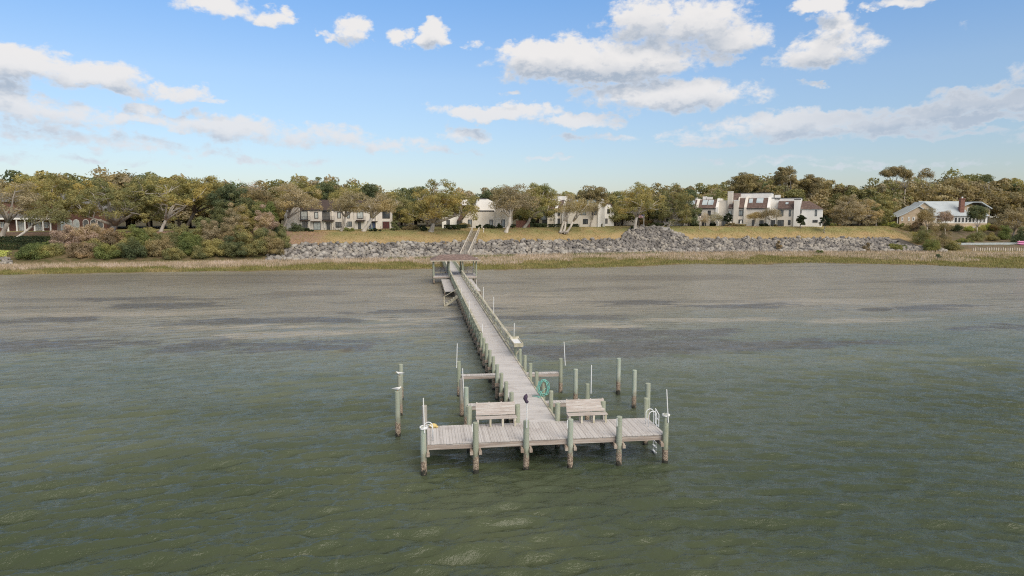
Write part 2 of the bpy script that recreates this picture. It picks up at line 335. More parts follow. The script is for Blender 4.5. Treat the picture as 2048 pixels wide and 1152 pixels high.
def groundmat():
    m = bpy.data.materials.new('ground'); m.use_nodes = True; t = NT(m.node_tree); b = t.n['Principled BSDF']
    pos = t.new('ShaderNodeNewGeometry').outputs['Position']; s = t.new('ShaderNodeSeparateXYZ'); t.put(s.inputs[0], pos)
    n1 = t.noise(pos, .12, 6, .6); n2 = t.noise(pos, .6, 6, .65); n3 = t.noise(t.mul(pos, (.35, 1, 1)), .09, 4)
    lawn = t.mix(t.ramp(n2, .35, .65), (.27,.245,.108), (.215,.215,.088)); lawn = t.mix(t.ramp(n1, .45, .62), lawn, (.36,.285,.14))
    zl = t.math('ADD', s.outputs[2], t.math('MULTIPLY_ADD', n1, 4., -2.))
    lawn = t.mix(t.ramp(zl, 7.2, 5.4, 0, .8), lawn, (.42,.295,.155))
    xm = t.math('ADD', s.outputs[0], t.math('MULTIPLY_ADD', n2, 8., -4.))
    lawn = t.mix(t.math('MULTIPLY', t.ramp(xm, -24, -30), t.ramp(s.outputs[1], 205, 200)), lawn, (.30,.20,.145))
    mud = t.mix(t.ramp(n2, .4, .6), (.17,.13,.09), (.25,.20,.14))
    green = t.mix(t.ramp(n2, .4, .6), (.15,.14,.05), (.20,.17,.07))
    low = t.mix(t.ramp(zl, .4, 2.2), green, (.30,.225,.14))
    c = t.mix(t.ramp(s.outputs[2], 1.4, 3.), low, lawn); c = t.mix(t.ramp(s.outputs[2], .12, .05), c, mud)
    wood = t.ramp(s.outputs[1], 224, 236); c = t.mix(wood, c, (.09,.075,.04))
    tk = t.math('MULTIPLY', t.ramp(s.outputs[0], -34, -39), t.math('MULTIPLY', t.ramp(s.outputs[2], 1.0, 1.6), t.ramp(s.outputs[2], 7.2, 6.6))); c = t.mix(tk, c, t.mix(t.ramp(n2, .4, .6), (.10,.095,.04), (.17,.13,.075)))
    rk = t.math('MULTIPLY', t.ramp(s.outputs[0], 158, 166), t.math('MULTIPLY', t.ramp(s.outputs[2], 1.3, 2.0), t.ramp(s.outputs[2], 7.9, 7.4))); c = t.mix(rk, c, t.mix(t.ramp(n2, .4, .6), (.13,.115,.06), (.20,.15,.11)))
    an = t.new('ShaderNodeAttribute', attribute_name='rockbed'); c = t.mix(an.outputs['Fac'], c, (.11,.10,.09))
    t.put(b.inputs['Base Color'], c); b.inputs['Roughness'].default_value = .95; b.inputs['Specular IOR Level'].default_value = .1
    bn = t.new('ShaderNodeBump'); bn.inputs['Strength'].default_value = .8; bn.inputs['Distance'].default_value = .3; t.put(bn.inputs['Height'], t.noise(pos, 1.8, 6, .7)); t.put(b.inputs['Normal'], bn.outputs[0])
    return m
me = idmesh('ground', np.stack([GX, GY, GZ], -1).reshape(-1, 3), gridfaces(len(xs), len(ysv)))
rz_ = ((GY > np.interp(GX, *TOE)-1.5) & (GY < np.interp(GX, *CRE)+.2) & (GX > -38) & (GX < 158)) | ((np.abs(GX-72) < 11.5) & (GY > 200) & (GY < np.interp(GX, *CRE)+np.clip((12-np.abs(GX-72))/8, 0, 1)*9.5))
at_ = me.attributes.new('rockbed', 'FLOAT', 'POINT'); at_.data.foreach_set('value', rz_.astype(np.float32).ravel())
tag(linkmesh('ground', me, groundmat()), kind='structure')

# ------------------------------------------------------------------ water
wx = np.unique(np.concatenate([np.linspace(-1500, -95, 25), np.arange(-95, -24, .33), np.arange(-24, 36, .13), np.arange(36, 110, .33), np.linspace(110, 1500, 30)]))
wy = np.unique(np.concatenate([np.linspace(-600, 6, 25), np.arange(6, 50, .10), np.arange(50, 90, .22), np.linspace(90, 165, 90), [200]]))
WX, WY = np.meshgrid(wx, wy); WZ = np.zeros_like(WX)
WC = WY+.0065*np.clip(WX-8, -45, 60)**2            # crests bend away from the pier head
for i in range(90):
    lam = float(np.exp(rng.uniform(np.log(.36), np.log(2.1)))); th = rng.normal(radians(92), radians(20)); k = 2*pi/lam
    a = .0105*lam**.74*rng.uniform(.5, 1.2); ph = rng.uniform(0, 2*pi)
    fade = np.clip(1.3-WY/(42*lam**.8+14), 0, 1)
    arg = k*(cos(th)*WX+sin(th)*WC)+ph+.7*np.sin(.31*WX+.23*WY+i)
    WZ += a*fade*(np.sin(arg)+.42*np.sin(2*arg+.9))
gust = 1+.35*np.sin(.11*WX+.05*WY+1)*np.sin(.07*WY-.04*WX)
fx = np.clip(1.4-np.maximum(-WX-30, WX-50)/60, 0, 1)*(1-np.clip((WY-95)/35, 0, .9)); WZ = WZ*gust*np.clip(fx, 0, 1)*np.clip((WY+20)/30, 0, 1)
def watermat():
    m = bpy.data.materials.new('water'); m.use_nodes = True; t = NT(m.node_tree); b = t.n['Principled BSDF']
    pos = t.new('ShaderNodeNewGeometry').outputs['Position']; s = t.new('ShaderNodeSeparateXYZ'); t.put(s.inputs[0], pos); Y = s.outputs[1]; X = s.outputs[0]
    X2 = t.math('SUBTRACT', X, 8.); cb_ = t.new('ShaderNodeCombineXYZ'); t.put(cb_.inputs[0], X); t.put(cb_.inputs[1], t.math('ADD', Y, t.math('MULTIPLY', t.math('MULTIPLY', X2, X2), .0045))); bent = cb_.outputs[0]
    big = t.noise(t.mul(pos, (.25, 1, 0)), .055, 6, .6, .4); patch = t.noise(t.mul(pos, (.2, 1, 0)), .13, 6, .6, .5); fine = t.noise(t.mul(pos, (.35, 1, 0)), .5, 5, .6)
    yd = t.math('ADD', Y, t.math('MULTIPLY_ADD', big, 60., -30.))      # the depth contour wanders
    deep = t.mix(t.ramp(t.noise(pos, .06, 4), .4, .65), (.050,.065,.034), (.070,.084,.044))
    mid = t.mix(t.ramp(fine, .35, .65), (.118,.140,.102), (.150,.168,.125))
    sand = t.mix(t.ramp(fine, .35, .65), (.285,.255,.195), (.235,.215,.165)); weed = t.mix(t.ramp(fine, .35, .7), (.080,.074,.066), (.118,.108,.094))
    c = t.mix(t.ramp(yd, 24, 64), deep, mid); c = t.mix(t.ramp(yd, 50, 92), c, sand)
    wp = t.vec('ADD', pos, t.vec('MULTIPLY', t.vec('SUBTRACT', t.noise(t.mul(pos, (.45, 1, 0)), .20, 7, .68, .3, out='Color'), (.5, .5, .5)), (60, 8, 0)))
    wp = t.vec('MULTIPLY', wp, (1, 1, 0))
    def patch_dist(lst):
        acc = None
        for (px, py, rx, ry) in lst:
            c0 = onz(px, py); x1 = onz(px+rx, py)[0]; y1 = onz(px, py-ry)[1]; y0 = onz(px, py+ry)[1]
            d = t.vec('LENGTH', t.vec('MULTIPLY', t.vec('SUBTRACT', wp, (c0[0], (y0+y1)/2, 0)), (1/(x1-c0[0]), 2/(y1-y0), 0)))
            acc = d if acc is None else t.math('MINIMUM', acc, d)
        return acc
    wd = patch_dist([(440,690,120,15),(700,690,95,13),(80,690,130,14),(560,641,210,6),(1170,702,160,22),(1370,692,260,17),(1200,664,120,9),(1480,612,130,5),(1840,616,130,7),(1330,668,190,8),(1110,636,140,7),(1270,605,70,6),(1990,652,80,9),(330,612,90,7),(800,622,160,4),(240,598,70,4),(60,640,120,6),(1640,690,120,8)])
    mud_refl = patch_dist([(490,559,240,15),(140,562,170,14),(620,586,80,7),(1900,562,210,4),(1290,556,260,7),(1250,576,90,5),(720,552,90,6),(380,600,60,4)])  # mud patches, with tree reflections and shore shade painted into the water colour
    pb = patch_dist([(580,670,200,7),(720,651,190,4),(900,636,110,9),(280,627,260,5),(1190,653,130,7),(1110,682,70,6),(1410,640,130,5),(1600,604,240,6),(880,598,90,12),(1010,600,120,14),(1700,640,200,6),(420,655,120,4)])
    c = t.mix(t.ramp(pb, 1.35, .4, 0, .55), c, (.40,.35,.27)); c = t.mix(t.ramp(wd, 1.25, .65, 0, .8), c, weed); c = t.mix(t.ramp(mud_refl, 1.3, .5, 0, .45), c, (.105,.085,.06))
    wmask = t.math('MULTIPLY', t.ramp(patch, .55, .63), t.ramp(Y, 62, 78)); c = t.mix(t.math('MULTIPLY', wmask, .4), c, weed)
    foam = t.noise(t.mul(pos, (1.7, .16, 0)), .9, 5, .7, .4); fo = t.math('MULTIPLY', t.ramp(foam, .62, .78), t.ramp(Y, 60, 20, 0, .10)); c = t.mix(fo, c, (.45,.47,.44))
    t.put(b.inputs['Base Color'], c); b.inputs['IOR'].default_value = 1.33; b.inputs['Specular IOR Level'].default_value = .48
    t.put(b.inputs['Roughness'], t.ramp(Y, 20, 150, .11, .28))
    w1 = t.noise(t.mul(bent, (.45, 1, .5)), 1.7, 5, .62, .5); w2 = t.noise(t.mul(bent, (.55, 1, .5)), 6.5, 4, .7, .3); w3 = t.noise(t.mul(bent, (.22, 1, .5)), .8, 4, .55, .5)
    b3 = t.new('ShaderNodeBump'); t.put(b3.inputs['Strength'], t.ramp(Y, 30, 90, .15, 1.)); b3.inputs['Distance'].default_value = .5; t.put(b3.inputs['Height'], w3)
    b1 = t.new('ShaderNodeBump'); b1.inputs['Strength'].default_value = 1.; t.put(b1.inputs['Distance'], t.ramp(Y, 20, 150, .13, .4)); t.put(b1.inputs['Height'], w1); t.put(b1.inputs['Normal'], b3.outputs[0])
    b2 = t.new('ShaderNodeBump'); t.put(b2.inputs['Strength'], t.math('MULTIPLY', t.ramp(t.noise(t.mul(pos, (.5, 1, 0)), .09, 3), .35, .65, .45, 1.), t.ramp(Y, 45, 110, 1., .15))); b2.inputs['Distance'].default_value = .055; t.put(b2.inputs['Height'], w2); t.put(b2.inputs['Normal'], b1.outputs[0])
    t.put(b.inputs['Normal'], b2.outputs[0]); return m
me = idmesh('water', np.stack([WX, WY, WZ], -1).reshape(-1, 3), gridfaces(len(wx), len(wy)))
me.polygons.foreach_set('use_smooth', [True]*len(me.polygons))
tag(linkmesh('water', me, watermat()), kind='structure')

# ------------------------------------------------------------------ pier
DZ = 1.40
pier = thing('pier', 'long weathered grey timber pier with a T-shaped head, running to the gazebo', 'pier', (5.6, 30.2, 0))
b = MB()
y = 32.86
while y < 119.0:
    dz = rnd.uniform(-.004, .004); e = rnd.uniform(-.012, .012); b.box(4.69+e, 6.56+e, y, y+.137, DZ-.04+dz, DZ+dz); y += .145
b.build('deck', WALKW, pier)
b = MB(); x = .07
while x < 11.2:
    dz = rnd.uniform(-.004, .004); e = rnd.uniform(-.015, .015); b.box(x, x+.137, 30.17+e, 32.84, DZ-.04+dz, DZ+dz); x += .145
b.build('deck', HEADW, pier)
def fpart(name, m, *boxes):
    q = MB()
    for bx in boxes: q.box(*bx)
    return q.build(name, m, pier)
fpart('fascia', FASC, (.05, 11.22, 30.20, 30.25, DZ-.29, DZ-.042)); fpart('fascia', FASC, (.05, 4.7, 32.76, 32.81, DZ-.29, DZ-.042)); fpart('fascia', FASC, (6.55, 11.22, 32.76, 32.81, DZ-.29, DZ-.042))
fpart('fascia', FASC, (.07, .12, 30.25, 32.76, DZ-.29, DZ-.043)); fpart('fascia', FASC, (11.14, 11.19, 30.25, 32.76, DZ-.29, DZ-.043))
for x in (1.2, 2.9, 4.1, 5.3, 7.6, 8.4, 10.1): fpart('joist', REDW, (x, x+.05, 30.25, 32.76, DZ-.29, DZ-.044))
for x in (4.72, 5.6, 6.48): fpart('stringer', FASC, (x-.03, x+.03, 32.82, 119, DZ-.29, DZ-.045))
fpart('edge_board', RAILW, (6.50, 6.60, 33.0, 50.2, DZ+.004, DZ+.03)); fpart('edge_board', RAILW, (6.46, 6.58, 50.2, 119, DZ+.004, DZ+.10)); fpart('edge_board', RAILW, (4.68, 4.80, 56, 119, DZ+.004, DZ+.10))
pm = {}
def piling(x, y, top, m=PILE, r=.125, parent=pier, name='piling', lean=0, bot=-1.):
    q = MB(); p = [(x-lean, y, bot)]+[(x-lean+lean*k/6, y, bot+(top-bot)*k/6) for k in range(1, 6)]+[(x, y, top-.02), (x, y, top)]
    rr = [r*1.06, r*1.05, r*1.03, r*1.02, r*1.01, r, r, r*.86]
    q.tube(p, rr, 14); ob = q.build(name, m, parent, smooth=False)
    return ob
for i, x in enumerate((-.11, 2.24, 4.56, 6.62, 8.94, 11.19)):
    piling(x, 30.05, (2.24,2.36,2.36,2.34,2.38,2.41)[i], PILEB if i in (0, 2, 3, 4) else PILE, .135)
    for s in (-1, 1):
        if (i == 0 and s < 0) or (i == 5 and s > 0): continue
        q = MB(); xx = x+s*.20; q.box(xx-.045, xx+.045, 29.93, 32.95, DZ-.52, DZ-.30); q.box(xx-.07, xx+.07, 29.86, 30.08, DZ-.50, DZ-.36); q.build('pile_cap', REDW, pier)
for x, t in ((-.05, 2.42), (2.15, 2.3), (4.56, 2.3), (6.6, 2.3), (8.94, 2.32), (11.2, 2.4)): piling(x, 32.95, t, PILEG if x < 0 else PILE, .13)
Yb = [35.25+2.38*i for i in range(34)]
for i, y in enumerate(Yb):
    top = 2.3+rnd.uniform(-.05, .06) if y < 55 else 2.34
    if y < 50 or i % 1 == 0: piling(4.555, y, top if y < 55 else 2.26, PILEB if i in (3,) else PILE, .115, lean=rnd.uniform(-.05, .05))
    if y < 50: piling(6.70, y, top, PILE, .115, lean=rnd.uniform(-.05, .05))
    elif i % 2 == 0: piling(6.70, y, 2.26, PILE, .11)
    q = MB(); q.box(4.38, 6.86, y-.22, y-.13, DZ-.5, DZ-.3); q.build('cross_beam', REDW, pier)
def rail(x, y0, y1, s):
    q = MB(); q.box(x-.11, x+.11, y0, y1, 2.345, 2.385); q.build('handrail', RAILW, pier)
    for z in (1.72, 2.08):
        q = MB(); q.box(x-.14*s-.025, x-.14*s+.025, y0+.1, y1, z, z+.13); q.build('rail_board', RAILW, pier)
rail(6.60, 50.7, 119.0, 1); rail(4.53, 55.0, 119.0, -1)
# finger walkways
for x0, x1, y in ((2.35, 4.65, 43.55), (6.6, 8.85, 43.55), (2.3, 4.65, 36.45), (6.6, 9.0, 36.45)):
    q = MB(); wdt = .42 if y > 40 else .5; xx = x0
    while xx < x1-.1: q.box(xx, xx+.137, y-wdt/2, y+wdt/2, DZ-.04, DZ+rnd.uniform(-.003, .003)); xx += .145
    f = q.build('finger_walkway', HEADW, pier)
    q = MB(); q.box(x0, x1, y-wdt/2+.02, y-wdt/2+.06, DZ-.24, DZ-.042); q.box(x0, x1, y+wdt/2-.06, y+wdt/2-.02, DZ-.24, DZ-.042); q.build('finger_beam', FASC, f)
piling(2.17, 43.5, 2.32, PILE, .13); piling(8.87, 43.4, 2.36, PILE, .13); piling(2.22, 36.6, 2.34, PILEB, .135); piling(9.02, 36.6, 2.32, PILE, .13); piling(2.1, 38.9, 2.25, PILEG, .13)
# side platforms and side stairs beside the walkway
for x0, x1 in ((3.0, 4.42), (6.86, 8.25)):
    q = MB(); y = 98.5
    while y < 118: q.box(x0, x1, y, y+.27, .86, .90); y += .285
    f = q.build('side_platform', WALKW, pier)
    q = MB(); q.box(x0, x0+.06, 98.5, 118, .66, .858); q.box(x1-.06, x1, 98.5, 118, .66, .858); q.build('platform_beam', RAILW, f)
    for y in (99, 104, 109, 114): piling((x0 if x0 < 5 else x1), y, .98, PILE, .09)
q = MB()
for k in range(6): q.box(4.40-.3*(k+1), 4.40-.3*k+.04, 89.2, 90.6, 1.18-.21*k-.05, 1.18-.21*k)
q.bar((4.4, 89.2, 1.15), (2.65, 89.2, -.1), .05, .25); q.bar((4.4, 90.6, 1.15), (2.65, 90.6, -.1), .05, .25)
st = q.build('side_stairs', RAILW, pier)
q = MB(); q.bar((4.5, 89.1, 2.35), (2.45, 89.1, 1.15), .16, .05); q.box(2.58, 2.70, 89.05, 89.17, -.5, 1.2); q.box(2.58, 2.70, 90.55, 90.67, -.5, .6); q.build('stair_handrail', RAILW, st)

# gazebo
gz = thing('gazebo', 'open gazebo with brown shingled hip roof straddling the walkway of the pier', 'gazebo', (5.5, 122, 0))
X0, X1, Y0, Y1 = 1.75, 9.15, 119.0, 125.6
q = MB(); y = Y0
while y < Y1: q.box(X0-.1, 4.55, y, y+.137, 1.26, 1.30); q.box(4.70, 6.56, y, y+.137, 1.38, 1.42); q.box(6.70, X1+.1, y, y+.137, 1.26, 1.30); y += .145
q.build('deck', WALKW, gz)
q = MB()
for a, c in ((X0-.1, 4.55), (6.70, X1+.1)): q.box(a, c, Y0-.05, Y0-.002, 1.0, 1.257); q.box(a, c, Y1+.02, Y1+.07, 1.0, 1.257)
q.build('fascia', FASC, gz)
for x in (X0, 4.42, 6.80, X1):
    for y in (Y0+.15, Y1-.1): piling(x, y, 4.08, PILE, .13, gz, 'post')
ze, zr = 4.1, 4.95
EX0, EX1, EY0, EY1 = 1.2, 9.75, 118.3, 126.3; ym = (EY0+EY1)/2
q = MB(); q.add([(EX0,EY0,ze),(EX1,EY0,ze),(EX1,EY1,ze),(EX0,EY1,ze),(EX0+1.9,ym,zr),(EX1-1.9,ym,zr),(EX0,EY0,ze-.06),(EX1,EY0,ze-.06),(EX1,EY1,ze-.06),(EX0,EY1,ze-.06)],
   [(0,1,5,4),(1,2,5),(2,3,4,5),(3,0,4),(9,8,7,6),(0,6,7,1),(1,7,8,2),(2,8,9,3),(3,9,6,0)]); rf = q.build('roof', SHNGP, gz)
q = MB(); q.box(EX0, EX1, EY0-.03, EY0, ze-.13, ze+.01); q.box(EX0, EX1, EY1, EY1+.03, ze-.13, ze+.01); q.box(EX0-.03, EX0, EY0, EY1, ze-.13, ze+.01); q.box(EX1, EX1+.03, EY0, EY1, ze-.13, ze+.01); q.build('roof_edge', RAILW, rf)
for a, c in ((X0+.15, 4.3), (6.95, X1-.1)):
    q = MB(); q.box(a, c, 124.6, 125.1, 1.70, 1.75)
    for k in range(4): q.box(a, c, 125.16, 125.20, 1.82+k*.2, 1.95+k*.2)
    for xx in (a+.1, (a+c)/2, c-.1): q.box(xx-.04, xx+.04, 124.65, 125.15, 1.30, 1.70); q.box(xx-.04, xx+.04, 125.10, 125.16, 1.30, 2.55)
    q.build('bench', BENCHW, gz)
for x in (X0, X1):
    q = MB(); q.box(x-.05, x+.05, Y0+.2, Y1-.2, 2.2, 2.27); q.box(x-.03, x+.03, Y0+.2, Y1-.2, 1.7, 1.8); q.build('side_rail', RAILW, gz)

# shore boardwalk behind the gazebo and the bluff stairs
bw = thing('boardwalk', 'narrow boardwalk leading on from the gazebo across the marsh to the rocks', 'boardwalk', (5.6, 140, 0))
q = MB(); y = 125.75
while y < 172: q.box(4.69, 6.56, y, y+.137, 1.38, 1.42); y += .145
q.box(4.69, 13.6, 172.1, 173.6, 1.38, 1.42); q.build('deck', WALKW, bw)
for x in (4.55, 6.72):
    q = MB(); q.box(x-.09, x+.09, 126.2, 172 if x < 5 else 170.5, 2.32, 2.36); q.box(x-.03, x+.03, 126.2, 170.5, 1.8, 1.92); q.build('handrail', RAILW, bw)
    for k in range(16): piling(x, 127+k*3., 2.31, PILE, .10, bw, 'post')
sb = onY(928, 512, 174.); stp = gnd(952, 463)
st = thing('bluff_stairs', 'pale timber staircase climbing the rocks and lawn above the gazebo', 'stairs', (sb[0], sb[1], 1))
a0 = Vector((sb[0], 174, 1.45)); a1 = Vector((stp[0], stp[1], stp[2]+.25)); dv = (a1-a0); side = Vector((dv.y, -dv.x, 0)).normalized()
q = MB()
for k in range(40):
    p = a0+dv*((k+.5)/40); c_ = side*.95; d_ = Vector((dv.x, dv.y, 0)).normalized()*.2
    q.add([p-c_-d_, p+c_-d_, p+c_+d_, p-c_+d_, p-c_-d_-Vector((0,0,.05)), p+c_-d_-Vector((0,0,.05)), p+c_+d_-Vector((0,0,.05)), p-c_+d_-Vector((0,0,.05))], [(0,1,2,3),(7,6,5,4),(0,4,5,1),(1,5,6,2),(2,6,7,3),(3,7,4,0)])
q.build('tread', POST, st)
for s in (-1, 1):
    o_ = side*s*1.0
    q = MB(); q.bar(a0+o_-Vector((0,0,.15)), a1+o_-Vector((0,0,.15)), .07, .3); q.build('stringer', POST, st)
    q = MB(); q.bar(a0+o_+Vector((0,0,1.0)), a1+o_+Vector((0,0,1.0)), .22, .14); q.bar(a0+o_+Vector((0,0,.5)), a1+o_+Vector((0,0,.5)), .05, .08); q.build('handrail', BARKP, st)
    for k in range(9):
        p = a0+dv*(k/8)+o_; q = MB(); q.box(p.x-.06, p.x+.06, p.y-.06, p.y+.06, max(TZ(p.x, p.y)-.3, .2), p.z+1.0); q.build('post', BARKP, st)

# mooring piles
def pl(name, label, cat, x, y, top, m, r=.135, group=None, lean=0):
    q = MB(); p = [(x-lean*(1-k/6), y, -1+(top+1)*k/6) for k in range(6)]+[(x, y, top-.02), (x, y, top)]
    q.tube(p, [r*1.06, r*1.05, r*1.03, r*1.02, r*1.01, r, r, r*.86], 14); o = q.build(name, m, loc=(x, y, 0)); return tag(o, label, cat, group)
GM = 'free-standing mooring piles beside the pier'
pl('mooring_pile', 'nearest of the three mooring piles left of the pier, with a gull on it', 'piling', -1.47, 35.9, 2.42, PILEB, .14, GM)
pl('mooring_pile', 'middle mooring pile of the row left of the pier, grey top with a gull', 'piling', -1.47, 39.6, 2.4, PILEG, .14, GM)
pl('mooring_pile', 'farthest and tallest-looking of the three mooring piles left of the pier, bare top', 'piling', -1.52, 43.1, 2.32, PILEB, .14, GM)
pl('mooring_pile', 'farthest mooring pile right of the pier, alone in open water', 'piling', 12.65, 42.9, 2.36, PILEB, .14, GM)
pl('mooring_pile', 'middle mooring pile in the row right of the pier with barnacled foot', 'piling', 12.65, 39.5, 2.34, PILEB, .14, GM)
pl('mooring_pile', 'nearest mooring pile on the right, just behind the right end of the pier head', 'piling', 12.35, 36.1, 2.36, PILEB, .15, GM)
pl('mooring_pile', 'pale mooring pile standing between the two right finger walkways', 'piling', 9.2, 40.4, 2.3, PILEB, .14, GM)

# white poles fastened to pilings
def wpole(label, p0, p1, r=.025, extra=None):
    q = MB(); q.tube([p0, p1], r, 8); o = q.build('white_pole', WHITE, loc=p0); return tag(o, label, 'pole', 'thin white poles fastened to the pilings')
def pp(px, py, Y): return onY(px, py, Y)
wpole('white pole on the front left corner piling of the pier head', pp(849,866,29.9), pp(846.5,796,29.9))
wpole('white pole with a dark purple bundle on its tip, at the front centre piling', pp(1053.5,856,29.88), pp(1054,803,29.88))
wpole('white pole on the front right corner piling of the pier head, leaning left', pp(1336.5,845,29.88), pp(1333.3,779,29.88))
wpole('white pole at the end of the far left finger walkway', pp(913.2,736,43.35), pp(914.4,687,43.35))
wpole('white pole in front of the grey piling between the left finger walkways', pp(927.8,797,38.72), pp(925,737,38.72))
wpole('white pole at the outer end of the far right finger walkway', pp(1130.5,731,43.2), pp(1128,684,43.2))
wpole('white pole at the outer end of the near right finger walkway', pp(1182,787,36.4), pp(1183,730,36.4))
wpole('white pole standing at the fish cleaning table', pp(1028,674,51.3), pp(1028.6,646,51.3))
wpole('white pole rising from the right railing, nearest one beyond the table', pp(987.4,627,62.5), pp(987.4,594,62.5))
wpole('white pole on the right railing about halfway to the gazebo', pp(966.8,599,74.), pp(966.8,574,74.))
wpole('white pole on the right railing closest to the gazebo', pp(953.4,578,85.), pp(953.4,559,85.))
wpole('nearest white pole on the left railing of the walkway', pp(964.6,690,55.6), pp(965,648,55.6))
wpole('second nearest white pole on the left railing of the walkway', pp(938.4,634,67.), pp(938.4,601,67.))
wpole('white pole on the left railing just in front of the side stairs', pp(923.3,598,82.), pp(923.3,575.4,82.))
wpole('farthest white pole on the left railing, behind the side stairs', pp(914.2,577,98.), pp(914.2,559.6,98.))
for x, nm in ((2.09, 'left'), (6.46, 'right'), (8.80, 'far')):
    q = MB(); q.tube([(x, 29.93, 1.95), (x-.01, 29.93, 2.33)], .022, 8)
    tag(q.build('white_bracket', WHITE, loc=(x, 29.93, 1.95)), {'left': 'short white stub on the second front piling from the left', 'right': 'short white stub on the front piling before the right bench', 'far': 'short white stub on the fifth front piling from the left'}[nm], 'bracket')
# purple bundle
c = pp(1052.5, 797, 29.88); q = MB()
q.tube([(c[0]+.05, c[1], c[2]-.21), (c[0]+.04, c[1], c[2]-.17), (c[0]-.01, c[1], c[2]-.1), (c[0]-.045, c[1], c[2]), (c[0]-.02, c[1], c[2]+.1), (c[0]+.01, c[1], c[2]+.17), (c[0]+.015, c[1], c[2]+.22)], [.05, .085, .07, .10, .095, .05, .01], 10)
tag(q.build('wrapped_bundle', PURP, loc=c, smooth=True), 'dark purple bundle wrapped round the tip of the centre white pole', 'bundle')
# rope knots on the corner pilings
def coil(name, label, cat, c, m, r, loops, jit, thick, seed, flat=True, tail=None):
    R = random.Random(seed); q = MB(); pts = []
    N = loops*14
    for k in range(N+1):
        a = 2*pi*k/14; rr = r*(1+R.uniform(-jit, jit)*.5)
        if flat: pts.append((c[0]+rr*cos(a), c[1]+rr*sin(a), c[2]+.03*sin(a*.7)+.03*R.uniform(-1, 1)))
        else: pts.append((c[0]+rr*cos(a)*.75+jit*.12*sin(k*.13), c[1]-.14+.05*sin(k*.4), c[2]+rr*1.15*sin(a)-.04*abs(cos(a))))
    if tail: pts += tail
    q.tube(pts, thick, 6); return tag(q.build(name, m, loc=c, smooth=True), label, cat)
coil('rope', 'white rope knotted round the top of the front left corner piling', 'rope', (-.1, 30.05, 2.2), WHITE, .16, 4, .25, .025, 1)
coil('rope', 'white rope knotted round the top of the front right corner piling', 'rope', (11.19, 30.05, 2.36), WHITE, .16, 3, .25, .022, 2)
coil('hose', 'teal garden hose coiled over a piling at the walkway edge', 'hose', (6.66, 37.63, 1.95), TEAL, .37, 6, .45, .018, 3, False,
     [(6.55, 37.5, 1.7), (6.45, 37.4, 1.46), (6.25, 37.5, 1.425), (6.05, 37.7, 1.425), (6.2, 37.9, 1.425), (6.4, 37.7, 1.43), (6.35, 37.3, 1.43), (6.5, 37.2, 1.43)])
q = MB()
import bmesh
def blob(c, r, seed=0, sub=2, jit=.12):
    bm = bmesh.new(); bmesh.ops.create_icosphere(bm, subdivisions=sub, radius=1.); R = random.Random(seed)
    vs = [(c[0]+v.co.x*r[0]*(1+R.uniform(-jit, jit)), c[1]+v.co.y*r[1]*(1+R.uniform(-jit, jit)), c[2]+v.co.z*r[2]*(1+R.uniform(-jit, jit))) for v in bm.verts]
    fs = [tuple(v.index for v in f.verts) for f in bm.faces]; bm.free(); return vs, fs
q.add(*blob((.35, 32.55, DZ+.11), (.20, .13, .11), 3, 3, .03)); q.add(*blob((.53, 32.5, DZ+.06), (.08, .07, .06), 4, 2, .03))
tag(q.build('float', YELL, loc=(.35, 32.55, DZ), smooth=True), 'small yellow float lying at the back left corner of the pier head', 'float')

# benches
def bench(x0, x1, label):
    r = thing('bench', label, 'bench', ((x0+x1)/2, 32.5, DZ), 'wooden benches on the pier head')
    q = MB()
    for k in range(3): q.box(x0-.03, x1+.03, 32.28+k*.15, 32.42+k*.15, DZ+.40, DZ+.44)
    q.build('seat', WALKW if False else BENCHW, r)
    q = MB()
    for k in range(4): 
        y = 32.78+k*.055; z = DZ+.46+k*.146; q.add([(x0, y, z), (x1, y, z), (x1, y+.05, z+.142), (x0, y+.05, z+.142), (x0, y+.035, z-.01), (x1, y+.035, z-.01), (x1, y+.085, z+.132), (x0, y+.085, z+.132)], [(0,1,2,3),(7,6,5,4),(0,4,5,1),(3,2,6,7),(0,3,7,4),(1,5,6,2)])
    q.build('backrest', BENCHW, r)
    n = 4
    for k in range(n):
        x = x0+.06+(x1-x0-.12)*k/(n-1); q = MB(); q.box(x-.045, x+.045, 32.30, 32.37, DZ, DZ+.398); q.build('leg', RAILW if k else POST, r)
        q = MB(); q.box(x-.03, x+.03, 32.34, 32.78, DZ+.31, DZ+.396); q.bar((x, 32.76, DZ), (x, 33.08, DZ+1.05), .06, .09); q.build('back_support', BENCHW, r)
bench(2.47, 4.42, 'left wooden bench on the pier head, between the shoreward pilings'); bench(7.02, 8.98, 'right wooden bench on the pier head, close to the walkway corner')

